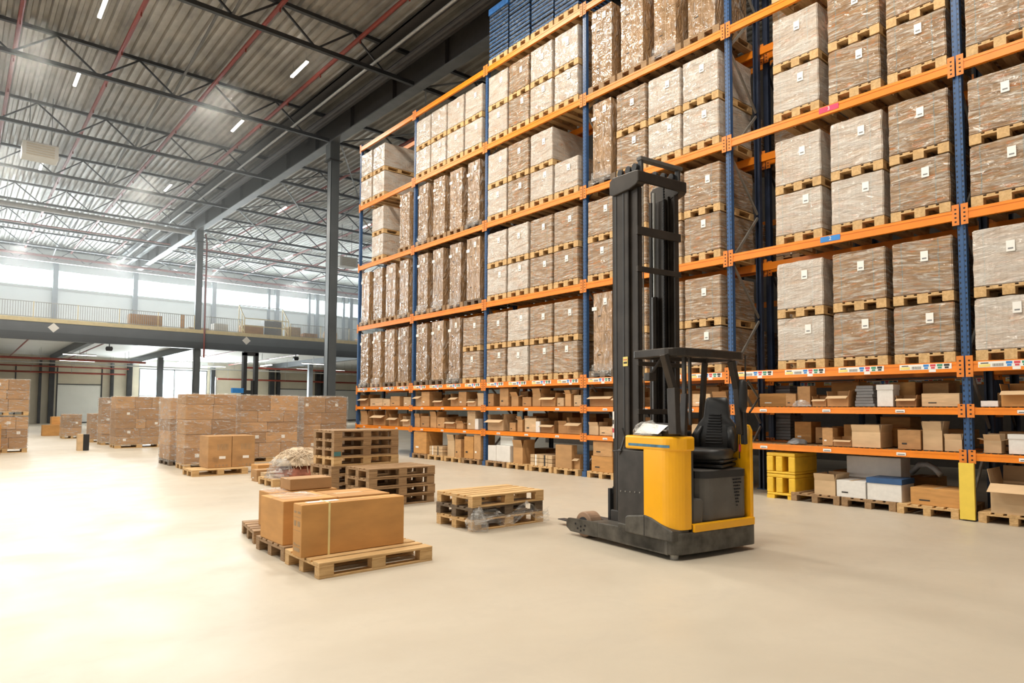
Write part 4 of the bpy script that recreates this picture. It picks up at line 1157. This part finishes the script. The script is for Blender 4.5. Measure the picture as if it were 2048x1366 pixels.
# wrapped floor loads made of individual cartons
def floor_load(label, x0, x1, y0, y1, h, seed, rows=4, pm='pale', mats=('brown', 'deepc', 'deepc'), wrap=True, film='film', base=True, labels=2):
    r_ = random.Random(seed)
    t = thing('pallet_load', label, 'pallet load', (x0, y0, 0), 0, 'wrapped pallet loads standing on the floor')
    w, d = x1-x0, y1-y0
    z = 0
    if base: put('pallet', PM[pm], t, (0, 0, 0), sc=(w/1.2, d/.8, 1)); z = .146
    zz = z; k = 0
    while zz < h-.12:
        rh = min(h-zz, r_.uniform(.28, .46)); 
        if h-(zz+rh) < .14: rh = h-zz
        n_ = r_.choice([2, 2, 3]) if w > 1 else r_.choice([1, 2])
        cuts = [0]+sorted(min(.97, max(.03, (i+1)/n_+r_.uniform(-.08, .08))) for i in range(n_-1))+[1]
        for a, b in zip(cuts, cuts[1:]):
            sh = r_.uniform(0, .02)
            o = MB().box((w*a+.004, sh, 0), (w*b-.004, d-sh, rh-.006), M[r_.choice(mats)]).build('carton', t, bevel=.008, seg=1, loc=(0, 0, zz))
            if r_.random() < .22 and labels:
                q = w*a+w*(b-a)*r_.uniform(.3, .7); MB().box((q-.05, sh-.004, rh*.4), (q+.05, sh, rh*.4+.09), M['paper']).build('label', o)
            if r_.random() < .4:
                q = w*a+.04; MB().box((q, sh-.003, rh*.7), (q+.14, sh, rh*.7+.02), M['inner']).box((q, sh-.003, rh*.62), (q+.1, sh, rh*.62+.012), M['inner']).build('print', o)
        zz += rh
    if wrap:
        bm = bmesh.new(); bmesh.ops.create_cube(bm, size=1)
        bmesh.ops.subdivide_edges(bm, edges=bm.edges[:], cuts=7, use_grid_fill=True)
        for v in bm.verts:
            k = .02
            v.co = (w/2+v.co.x*(w+.04)+r_.uniform(-k, k)*.6, d/2+v.co.y*(d+.04)+r_.uniform(-k, k)*.6, z-.05+(v.co.z+.5)*(zz-z+.07)+r_.uniform(-k, k)*.4)
        me = bpy.data.meshes.new('stretch_film'); bm.to_mesh(me); bm.free(); me.materials.append(M[film])
        put('stretch_film', me, t)
    return t
floor_load('glossy film-wrapped carton load behind the two barcode cartons', 4.32, 5.52, 17.5, 18.3, 1.85, 11)
floor_load('narrow film-wrapped load left of the one behind the barcode cartons', 4.32, 5.12, 18.95, 20.1, 1.77, 12, film='film2', pm='darkw')
floor_load('mixed carton load on the floor in the middle, right of the glossy one', 6.05, 7.65, 18.75, 19.7, 1.86, 5, film='film')
floor_load('carton load with a silvery film edge behind the tall pallet stack', 8.05, 9.75, 19.9, 20.8, 1.86, 15, film='film')
tag(MB().box((8.02, 19.86, .15), (8.3, 19.87, 1.86), M['film2']).build('film_strip'), 'silvery film strip hanging on the left edge of the rear carton load', 'plastic film')
floor_load('wrapped load standing by the end of the rack', 9.95, 10.75, 22.2, 23.4, 1.75, 21, film='film2')
floor_load('white wrapped load far behind the rack end', 11.6, 12.6, 26., 27, 2.0, 22, film='film2', mats=('whitebox', 'brown'))
floor_load('large film-wrapped load on a wide pallet, left part of the hall', 4.54, 6.12, 27.9, 29.0, 1.90, 31)
floor_load('wrapped load just behind the large one at left', 4.5, 5.7, 30.6, 31.6, 1.88, 32, film='film2')
floor_load('half-high wrapped load behind the large one at left', 4.48, 5.5, 33.2, 34.4, 1.22, 33, film='film2')
floor_load('low wrapped load left of the half-high one', 3.95, 4.7, 37.6, 38.6, 1.15, 34, film='film2')
floor_load('wrapped load behind the mixed carton load', 6.6, 7.8, 23, 24, 1.9, 35, film='film2')
floor_load('wrapped load behind narrow film-wrapped load', 5.2, 6.4, 22.5, 23.4, 1.72, 36)
floor_load('wrapped load deep in the hall before the bright opening', 7.6, 8.8, 32, 33, 1.85, 37, film='film2')
floor_load('lower wrapped pallet load at the left picture edge', .70, 1.90, 27.25, 28.05, 1.18, 41)
t = floor_load('upper wrapped pallet load at the left picture edge', .70, 1.90, 27.25, 28.05, 1.19, 42); t.location.z = 1.222
big_carton('carton', 'brown carton cut off by the left picture edge', .75, 1.16, 26.4, 26.9, 0, .95, 'brown2')
t = thing('floor_box', 'slim black and brown box standing alone at left', 'box', (3.30, 27.2, 0))
MB().box((0, 0, 0), (.16, .3, .57), M['tanc']).build('box_body', t)
MB().box((.162, 0, 0), (.34, .3, .56), M['blackm']).build('black_side', t)
big_carton('carton', 'taller brown carton of the pair far left before the dock door', 3.95, 4.72, 42.3, 43.1, 0, .98, 'brown2')
big_carton('carton', 'lower brown carton of the pair far left before the dock door', 3.5, 4.3, 41.6, 42.25, 0, .56, 'brown2')

# distant lift truck: mast above the loads
t = thing('distant_lift_truck', 'dark lift truck with raised mast and blue carriage behind the stacked cartons', 'lift truck', (11.34, 35, 0))
for x in (0, .58): MB().box((x, 0, .1), (x+.18, .3, 4.35), M['steel']).build('mast_channel', t)
MB().box((0, 0, 4.2), (.76, .3, 4.4), M['steel']).build('mast_head', t)
MB().box((-.05, .3, .1), (.85, 1.6, 1.25), M['charcoal']).build('truck_body', t, bevel=.05)
MB().box((-.55, -.1, 2.25), (.0, .15, 2.5), M['lblue']).box((.0, -.05, 2.2), (.58, .0, 2.4), M['steel']).build('carriage', t)
MB().tube([(.46, -.05, .1), (.46, -.05, 2.9)], .09, M['blackm'], 10).build('lift_cylinder', t)
for x in (0.05, .7): MB().tube([(x, .9, .1), (x+.1, .9, .1)], .1, M['blackm'], 12).build('wheel', t)

# ------------------------------------------------------------------ reach truck
T = thing('reach_truck', 'yellow and charcoal reach truck with tall mast and black seat on the open floor', 'reach truck', (5.57, 4.08, 0), -R(7.5))
def tp(name, mb, parent=T, **k): return mb.build(name, parent, **k)
# chassis
def arc(cx, cy, r, a0, a1, n=6): return [(cx+r*math.cos(R(a0+(a1-a0)*i/n)), cy+r*math.sin(R(a0+(a1-a0)*i/n))) for i in range(n+1)]
plan = [(0, .85)]+arc(.14, .14, .14, 180, 270)+[(.5, -.02)]+arc(1.19, .04, .06, 270, 360, 3)+[(1.25, .85)]
tp('chassis', MB().prism(plan, 'z', .055, .275, M['scuffed']), bevel=.012)
cov = [(.72, .19), (.72, .35), (.69, .375), (.42, .415), (.32, .40), (.02, .30), (.02, .19)]
tp('chassis_cover', MB().prism(cov, 'x', -.012, .24, M['scuffed']), bevel=.015)
tp('cover_seam', MB().box((-.014, .418, .20), (-.011, .424, .412), M['hole']))
for sx, nm in ((0, 1), (1.0, 0)):
    lg = tp('support_leg', MB().prism([(.1, .05), (.1, .262), (1.34, .215), (1.34, .05)], 'x', sx, sx+.25, M['scuffed']), bevel=.008)
    prof = [(1.2, .05), (1.2, .22), (1.62, .205), (1.74, .20), (1.78, .17), (1.78, .09), (1.70, .045)]
    lp = tp('leg_plate', MB().prism(prof, 'x', sx-.002, sx+.03, M['scuffed']).prism(prof, 'x', sx+.22, sx+.252, M['scuffed']), lg)
    m_ = MB()
    for (a, b) in ((1.50, .13), (1.56, .10), (1.44, .10), (1.50, .08), (1.60, .15), (1.42, .15)): m_.tube([(sx-.008, a, b), (sx, a, b)], .012, M['hole'], 8)
    if sx == 0: tp('bolt', m_, lg)
    wv = [(.15*math.cos(2*math.pi*i/28)+1.50, .15*math.sin(2*math.pi*i/28)+.15) for i in range(28)]
    wh = tp('load_wheel', MB().prism(wv, 'x', sx+.04, sx+.21, M['tyre']), bevel=.01)
    wv2 = [(.09*math.cos(2*math.pi*i/20)+1.50, .09*math.sin(2*math.pi*i/20)+.15) for i in range(20)]
    tp('wheel_hub', MB().prism(wv2, 'x', sx+.032, sx+.218, M['steel']), wh)
tp('caster', MB().tube([(.11, .11, .0), (.11, .11, .06)], .045, M['galv'], 14))
dw = [(.13*math.cos(2*math.pi*i/24)+.32, .13*math.sin(2*math.pi*i/24)+.13) for i in range(24)]
tp('drive_wheel', MB().prism(dw, 'x', .70, .84, M['tyre']), bevel=.01)
# left side: dark panel, yellow body
tp('side_panel', MB().box((.01, .43, .25), (.30, .86, 1.085), M['charcoal']), bevel=.012)
m_ = MB()
for i in range(5): m_.tube([(.002, .50+i*.075, .64-.004*i), (.012, .50+i*.075, .64-.004*i)], .008, M['galv'], 8)
tp('panel_bolt', m_)
bp = [(0.0, .44)]+arc(.20, .20, .20, 180, 258, 8)+[(.255, .0), (.255, .44)]
yb = tp('body_cover', MB().prism(bp, 'z', .30, 1.14, M['yellow']), bevel=.01, smooth=False)
tpn = [(-.006, .72)]+arc(.20, .19, .206, 180, 262, 8)+[(.30, .0), (.42, .12), (.42, .72)]
tp('console_top', MB().prism(tpn, 'z', 1.10, 1.245, M['yellow']), bevel=.02)
tp('blue_stripe', MB().box((-.009, .14, 1.135), (-.005, .66, 1.162), M['stripeb']).prism([(-.009+.0, .14), (.0, .06), (.004, .062), (-.005, .142)], 'z', 1.135, 1.162, M['stripeb']))
# soft recess line in the yellow panel
rec = [(-.001, .30)]
# compartment
tp('rear_strip', MB().box((.262, -.028, .272), (1.215, .03, .355), M['yellow']), bevel=.008)
tp('compartment_floor', MB().box((.25, .0, .27), (1.2, .85, .345), M['charcoal']))
tp('console_wall', MB().box((.255, .02, .34), (.30, .84, 1.2), M['charcoal']))
tp('front_wall', MB().box((.30, .72, .34), (1.2, .85, 1.15), M['charcoal']))
tp('entry_step', MB().prism([(.30, .34), (.30, .60), (.44, .60), (.47, .57), (.45, .34)], 'y', .03, .55, M['cover']), bevel=.02)
dr = arc(.62, .24, .20, 180, 270, 6)+arc(1.10, .12, .08, 270, 360, 4)+[(1.18, .72), (.42, .72)]
tp('seat_base', MB().prism(dr, 'z', .345, .885, M['cover']), bevel=.03, seg=3)
tp('seat_base_trim', MB().prism([(x_+(.0), y_-.008) for x_, y_ in dr], 'z', .80, .875, M['blackm']))
tp('base_foot', MB().prism(arc(.62, .30, .26, 180, 290, 8)+[(.80, .3)], 'z', .345, .44, M['cover']), bevel=.02)
m_ = MB()
for i in range(9):
    for j in range(max(1, 5-i//2)): m_.box((.93+j*.028+i*.007, .027, .78-i*.035), (.943+j*.028+i*.007, .035, .765-i*.035), M['hole'])
tp('air_vent', m_)
tp('side_guard', MB().prism([(-.0, .30), (-.0, 1.30), (.03, 1.36), (.12, 1.37), (.72, 1.2), (.72, .30)], 'x', 1.19, 1.235, M['yellow']), bevel=.012)
# seat, facing -X, turned a little to the rear
st = bpy.data.objects.new('seat', None); COL.objects.link(st); st.parent = T; st.location = (.93, .33, .90); st.rotation_euler.z = R(22)
def loft(secs, mat, n=20):
    """rounded sections (cx, cy, z, hx, hy)"""
    m_ = MB(); vs = []; fs = []
    for (cx_, cy_, z_, hx, hy) in secs:
        for i in range(n):
            a = 2*math.pi*i/n; c, s_ = math.cos(a), math.sin(a); e_ = .55
            vs.append((cx_+hx*math.copysign(abs(c)**e_, c), cy_+hy*math.copysign(abs(s_)**e_, s_), z_))
    for k in range(len(secs)-1):
        for i in range(n): fs.append((k*n+i, k*n+(i+1) % n, (k+1)*n+(i+1) % n, (k+1)*n+i))
    fs.append(tuple(range(n))[::-1]); fs.append(tuple(range((len(secs)-1)*n, len(secs)*n)))
    return m_.poly(vs, fs, mat)
tp('cushion', loft([(-.10, 0, .08, .22, .22), (-.10, 0, .10, .25, .245), (-.10, 0, .17, .255, .25), (-.10, 0, .20, .23, .23)], M['seat']), st, smooth=True)
tp('backrest', loft([(.17, 0, .13, .05, .20), (.17, 0, .17, .065, .245), (.18, 0, .34, .07, .255), (.205, 0, .46, .06, .215), (.215, 0, .54, .05, .15), (.23, 0, .70, .045, .135), (.235, 0, .755, .035, .125), (.235, 0, .77, .02, .10)], M['seat']), st, smooth=True)
m_ = MB()
for i in range(11): m_.box((.095+i*.0045, -.10+.003*i, .24+i*.032), (.125+i*.0045, .10-.003*i, .258+i*.032), M['blackm'])
tp('seat_ribs', m_, st, bevel=.006)
for s in (-1, 1):
    tp('bolster', loft([(.10, s*.20, .18, .035, .04), (.10, s*.205, .34, .04, .045), (.15, s*.17, .44, .035, .035)], M['seat'], 12), st, smooth=True)
tp('suspension', MB().box((-.28, -.22, 0), (.24, .22, .035), M['blackm']).box((-.22, -.18, .035), (.20, .18, .06), M['steel']).box((-.3, -.24, .06), (.25, .24, .085), M['blackm']), st, bevel=.01)
tp('armrest', loft([(-.05, .29, .33, .15, .035), (-.05, .29, .36, .17, .045), (-.05, .29, .385, .15, .035)], M['seat'], 14).bar((.14, .27, .15), (.08, .29, .34), .03, .03, M['blackm']), st, smooth=True)
tp('lever', MB().tube([(-.16, .29, .38), (-.17, .29, .46)], [.012, .02], M['blackm'], 8), st)
tp('seat_belt', MB().bar((.17, -.27, .08), (.20, -.27, .50), .04, .008, M['blackm']).box((.15, -.285, .16), (.2, -.265, .24), M['lred']), st)
# steering console clutter
cs = tp('steering_console', loft([(.24, .40, 1.245, .13, .25), (.24, .40, 1.32, .12, .22), (.26, .42, 1.38, .08, .14)], M['blackm'], 16), smooth=True)
tp('steering_knob', MB().tube([(.30, .30, 1.33), (.30, .28, 1.41)], [.05, .03], M['seat'], 14), cs)
tp('display', MB().box((.1, .20, 1.30), (.2, .36, 1.315), M['grey']), cs)
o = MB().poly([(.03, .25, 1.27), (.03, .60, 1.27), (.16, .60, 1.38), (.17, .24, 1.36)], [(0, 1, 2, 3)], M['paper']); o.poly([(.035, .34, 1.262), (.035, .52, 1.262), (.15, .52, 1.366), (.15, .34, 1.35)], [(0, 1, 2, 3)], M['paper'])
tp('document_sheet', o, cs)
b_ = blob('document_bag', None, None, (.10, .48, 1.25), .10, .2, .15, M['film2'], 3, parent=T)
# overhead guard
ring = [(-.0, .52), (-.0, .20)]+arc(.19, .17, .19, 180, 262, 6)[1:]+[(.55, -.035), (.98, -.01)]+arc(1.03, .12, .13, 275, 360, 5)+[(1.16, .58), (.0, .58)]
inn = [(.06, .50), (.06, .22), (.10, .12), (.22, .06), (.55, .04), (.98, .06), (1.08, .14), (1.09, .53), (.06, .53)]
def ringmesh(o_, i_, z0, z1, mat):
    n = len(o_); m_ = MB(); 
    # resample both by index count
    ii = [i_[round(k*(len(i_)-1)/(n-1))] for k in range(n)]
    vs = [(x, y, z0) for x, y in o_]+[(x, y, z1) for x, y in o_]+[(x, y, z0) for x, y in ii]+[(x, y, z1) for x, y in ii]
    fs = []
    for k in range(n):
        q = (k+1) % n
        fs += [(k, q, n+q, n+k), (2*n+k, 3*n+k, 3*n+q, 2*n+q), (n+k, n+q, 3*n+q, 3*n+k), (k, 2*n+k, 2*n+q, q)]
    return m_.poly(vs, fs, mat)
og = tp('overhead_guard', ringmesh(ring, inn, 2.075, 2.165, M['mast']), bevel=.012)
m_ = MB()
for i in range(9): m_.bar((.12+i*.11, .05, 2.13), (.12+i*.11, .55, 2.13), .022, .04, M['mast'])
tp('guard_bar', m_, og)
def LYl(a, b, yv):
    """crop pixel of the truck -> local x,z on the plane local y = yv"""
    d = ray(1080+a/2.969, 680+b/2.969); ey = Vector((math.sin(R(7.5)), math.cos(R(7.5)), 0)); ex = Vector((math.cos(R(7.5)), -math.sin(R(7.5)), 0))
    O = Vector((5.57, 4.08, 0)); t_ = (yv-(CAM-O).dot(ey))/d.dot(ey); p = CAM+d*t_-O
    return (p.dot(ex), yv, p.z)
tp('guard_pillar', MB().bar(LYl(735, 85, .10), LYl(790, 290, .08), .06, .075, M['mast']).bar(LYl(790, 285, .08), LYl(800, 560, .06), .07, .11, M['mast']), bevel=.006)
tp('guard_pillar', MB().bar(LYl(855, 90, .16), LYl(858, 330, .14), .03, .045, M['mast']).bar(LYl(858, 320, .14), LYl(850, 570, .12), .04, .08, M['mast']), bevel=.005)
tp('guard_pillar', MB().bar(LYl(888, 90, .26), LYl(893, 505, .26), .025, .03, M['mast']))
tp('guard_pillar', MB().bar(LYl(1135, 125, .03), LYl(1170, 290, .02), .06, .07, M['mast']).bar(LYl(1168, 285, .02), LYl(1190, 560, .02), .05, .07, M['mast']), bevel=.006)
tp('guard_pillar', MB().bar((1.10, .55, 2.1), (1.18, .70, 1.2), .05, .05, M['mast']))
tp('grab_rail', MB().tube([LYl(1219, 90, -.0), LYl(1219, 240, -.0)], .008, M['mast'], 8).tube([LYl(1235, 245, 0), LYl(1300, 345, .1)], .014, M['mast'], 8).tube([LYl(1300, 345, .1), LYl(1245, 430, .05)], .012, M['mast'], 8))
p0 = LYl(1200, 330, -.02)
tp('mirror_pod', loft([(p0[0], -.02, 1.50, .03, .03), (p0[0], -.02, 1.56, .045, .045), (p0[0]-.0, -.02, 1.74, .05, .05), (p0[0], -.02, 1.83, .045, .045), (p0[0], -.02, 1.86, .02, .02)], M['blackm'], 14), smooth=True)
tp('pod_arm', MB().bar((p0[0]+.02, -.01, 1.55), (p0[0]+.05, .0, 1.15), .05, .06, M['blackm']), bevel=.01)
tp('work_light', MB().box((.02, .36, 1.83), (.12, .44, 1.92), M['mast']).bar((.08, .40, 1.9), (.14, .30, 2.08), .02, .03, M['mast']), bevel=.01)
# mast
def channel(x, y0, y1, z0, z1, w=.10, t_=.022, mat='mast'):
    m_ = MB()
    m_.box((x, y0, z0), (x+t_, y1, z1), M[mat])                    # web
    m_.box((x, y0, z0), (x+w, y0+t_, z1), M[mat]).box((x, y1-t_, z0), (x+w, y1, z1), M[mat])
    return m_
XA, XB, YA, YB, ZT = .29, 1.0, .82, 1.25, 4.12
ms = tp('mast_channel', channel(XA, YA+.14, YB, .10, ZT+.02, .085).box((XA-.006, YA+.22, .1), (XA, YA+.24, ZT), M['steel']).box((XA-.006, YB-.08, .1), (XA, YB-.06, ZT), M['steel']), bevel=.004, seg=1)
tp('mast_channel', channel(XB, YA+.14, YB, .10, ZT+.02, -.085, -.022), bevel=.004, seg=1)
tp('inner_channel', channel(XA+.03, YA+.02, YA+.19, .18, ZT, .07), bevel=.003, seg=1)
tp('inner_channel', channel(XB-.03, YA+.02, YA+.19, .18, ZT, -.07, -.022), bevel=.003, seg=1)
tp('inner_channel', channel(XA+.10, YA+.15, YA+.33, .20, ZT-.02, .06), bevel=.003, seg=1)
tp('inner_channel', channel(XB-.10, YA+.15, YA+.33, .20, ZT-.02, -.06, -.02), bevel=.003, seg=1)
for z, h in ((3.60, .10), (3.15, .065), (2.05, .05), (1.5, .06)):
    tp('cross_bar', MB().box((XA+.0, YA-.01, z-h/2), (XB, YA+.02, z+h/2), M['mast']), bevel=.005)
hd = tp('mast_head', MB().prism([(YA-.02, 4.13), (YA-.05, 4.16), (YA-.05, 4.29), (YA, 4.30), (YB-.04, 4.32), (YB+.02, 4.28), (YB+.02, 4.12), (YB-.05, 4.09), (YA+.1, 4.10)], 'x', XA-.03, XA+.09, M['mast'])
        .prism([(YA-.02, 4.13), (YA-.05, 4.16), (YA-.05, 4.29), (YA, 4.30), (YB-.04, 4.32), (YB+.02, 4.28), (YB+.02, 4.12), (YB-.05, 4.09), (YA+.1, 4.10)], 'x', XB-.06, XB+.06, M['mast'])
        .box((XA-.03, YA-.055, 4.155), (XB+.06, YA-.02, 4.285), M['mast']), bevel=.012)
tp('top_tie', MB().box((XA+.04, YA-.03, 4.43), (XB+.02, YA+.05, 4.475), M['cover']).box((XA+.05, YA-.02, 4.28), (XA+.09, YA+.04, 4.43), M['steel']).box((XB-.05, YA-.02, 4.28), (XB-.01, YA+.04, 4.43), M['steel']), hd, bevel=.006)
for (x, y) in ((XA+.02, YA+.05), (XA+.02, YA+.16), (XA+.02, YA+.30), (XA+.12, YA+.12), (XB-.18, YA+.1), (XB-.08, YA+.06), (XB-.02, YA+.16), (XB-.3, YA+.12)):
    pts_ = [(y+.045*math.cos(2*math.pi*i/14), 4.35+.05*math.sin(2*math.pi*i/14)) for i in range(14)]
    tp('chain_pulley', MB().prism(pts_, 'x', x-.02, x+.02, M['blackm']), hd, bevel=.005)
for x in (XA+.15, XB-.17):
    m_ = MB(); z = .9
    while z < 4.34: m_.box((x-.012, YA+.10, z), (x+.012, YA+.115, z+.022), M['blackm']); z += .034
    m_.box((x-.005, YA+.103, .9), (x+.005, YA+.112, 4.34), M['steel'])
    tp('lift_chain', m_)
tp('lift_cylinder', MB().tube([(XA+.17, YA+.27, .3), (XA+.17, YA+.27, 2.9)], .035, M['mast'], 14).tube([(XA+.17, YA+.27, 2.9), (XA+.17, YA+.27, 4.2)], .018, M['galv'], 12))
tp('lift_cylinder', MB().tube([(XB-.17, YA+.27, .3), (XB-.17, YA+.27, 2.9)], .035, M['mast'], 14).tube([(XB-.17, YA+.27, 2.9), (XB-.17, YA+.27, 4.2)], .018, M['galv'], 12))
tp('hydraulic_hose', MB().tube([(.54, YA+.2, 4.35), (.54, YA+.2, 1.2)], .010, M['blackm'], 6).tube([(.575, YA+.2, 4.35), (.575, YA+.2, 1.2)], .008, M['galv'], 6))
tp('warning_sticker', MB().box((XA-.010, YA+.16, 2.03), (XA-.006, YA+.24, 2.14), M['lyel']).box((XA-.012, YA+.17, 2.06), (XA-.010, YA+.23, 2.08), M['ink']).box((XA-.012, YA+.17, 2.10), (XA-.010, YA+.23, 2.11), M['lred']))
tp('serial_sticker', MB().box((XA-.009, YB-.03, 1.18), (XA-.005, YB-.002, 1.5), M['paper']).box((XA-.011, YB-.03, 1.25), (XA-.009, YB-.002, 1.3), M['lred']).box((XA-.011, YB-.025, 1.35), (XA-.009, YB-.006, 1.40), M['ink']))
tp('mast_foot', MB().box((XA-.02, YA-.1, .12), (XB+.02, YB+.03, .34), M['charcoal']), bevel=.01)
tp('reach_carriage', MB().box((.30, .86, .20), (.98, .95, 1.1), M['charcoal']))
cg = tp('fork_carriage', MB().box((XA+.05, YB+.02, .12), (XB-.05, YB+.07, .20), M['steel']).box((XA+.05, YB+.02, .52), (XB-.05, YB+.07, .60), M['steel']).box((XA+.1, YB+.02, .2), (XA+.16, YB+.05, .52), M['steel']).box((XB-.16, YB+.02, .2), (XB-.1, YB+.05, .52), M['steel']))
for x in (.30, .78):
    tp('fork', MB().prism([(YB+.07, .58), (YB+.11, .58), (YB+.11, .10), (YB+1.12, .075), (YB+1.12, .065), (YB+.07, .055)], 'x', x, x+.11, M['steel']), cg, bevel=.003, seg=1)
tp('cable_loop', MB().tube([(.03, .80, 1.32), (.05, .78, 1.22), (.02, .79, 1.12), (.0, .80, 1.06), (.03, .84, 1.0), (.05, .82, .9)], .012, M['blackm'], 8))
tp('hook_arm', MB().tube([(0, .78, 1.07), (-.02, .90, 1.06)], .008, M['blackm'], 6))

# ------------------------------------------------------------------ light
wd = bpy.data.worlds.new('world'); SC.world = wd; wd.use_nodes = True
nt = wd.node_tree; bg = nt.nodes['Background']
tcw = nt.nodes.new('ShaderNodeTexCoord'); spw = nt.nodes.new('ShaderNodeSeparateXYZ'); nt.links.new(tcw.outputs['Generated'], spw.inputs[0])
mr = nt.nodes.new('ShaderNodeMapRange'); nt.links.new(spw.outputs[1], mr.inputs[0])
for i, v in enumerate((-.1, .75, .62, 4.5)): mr.inputs[i+1].default_value = v     # overcast sky, brightest towards the sun side behind the far wall
cr = nt.nodes.new('ShaderNodeMix'); cr.data_type = 'RGBA'; cr.inputs[6].default_value = (1, .94, .85, 1); cr.inputs[7].default_value = (.90, .97, 1, 1)
nt.links.new(spw.outputs[1], cr.inputs[0]); nt.links.new(cr.outputs[2], bg.inputs['Color'])
nt.links.new(mr.outputs[0], bg.inputs['Strength'])
def area(name, loc, sx, sy, power, col=(1, .93, .82), rot=(0, 0, 0)):
    l = bpy.data.lights.new(name, 'AREA'); l.shape = 'RECTANGLE'; l.size = sx; l.size_y = sy; l.energy = power; l.color = col
    o = bpy.data.objects.new(name, l); COL.objects.link(o); o.location = loc; o.rotation_euler = rot
    return o
for x in (-4, 1.5, 7.2):
    for y in (4, 14, 26, 39):
        area('roof_lamp', (x, y, 13.2), .8, 4, 900)
for x in (3.2, 9.6, 16.5, 24): area('mezzanine_lamp', (x, 60, 13.2), .8, 4, 1500, (1, .98, .95))
for x in (4, 10, 17, 25, 32): area('soffit_lamp', (x, 58, 5.3), 2, 2, 260, (1, .97, .93))
# daylight entering through the window band and the big opening
area('window_daylight', (15, YF+1.5, 13.1), 55, 2.2, 26000, (.93, .98, 1), (R(-90), 0, 0))
area('opening_daylight', (16.7, YF+1.5, 2.7), 6, 5, 9000, (.95, .98, 1), (R(-90), 0, 0))

hz = bpy.data.materials.new('warehouse_haze'); hz.use_nodes = True
hn = hz.node_tree; hn.nodes.remove(hn.nodes['Principled BSDF'])
vs_ = hn.nodes.new('ShaderNodeVolumeScatter'); vs_.inputs['Density'].default_value = .006; vs_.inputs['Anisotropy'].default_value = .35
vs_.inputs['Color'].default_value = (.96, 1, 1, 1)
hn.links.new(vs_.outputs[0], hn.nodes['Material Output'].inputs['Volume'])
hb_o = MB().box((XL+1, 24, 5.2), (34, YF-.2, 13.9), hz).build('haze')
tag(hb_o, 'thin bright haze filling the far half of the hall', 'haze', kind='stuff')
SC.cycles.max_bounces = 8; SC.cycles.diffuse_bounces = 4; SC.cycles.glossy_bounces = 3; SC.cycles.transparent_max_bounces = 10
SC.cycles.use_adaptive_sampling = True; SC.cycles.adaptive_threshold = .035
SC.view_settings.view_transform = 'Standard'; SC.view_settings.look = 'None'
SC.view_settings.gamma = 1; SC.view_settings.exposure = -.44; SC.view_settings.use_curve_mapping = False
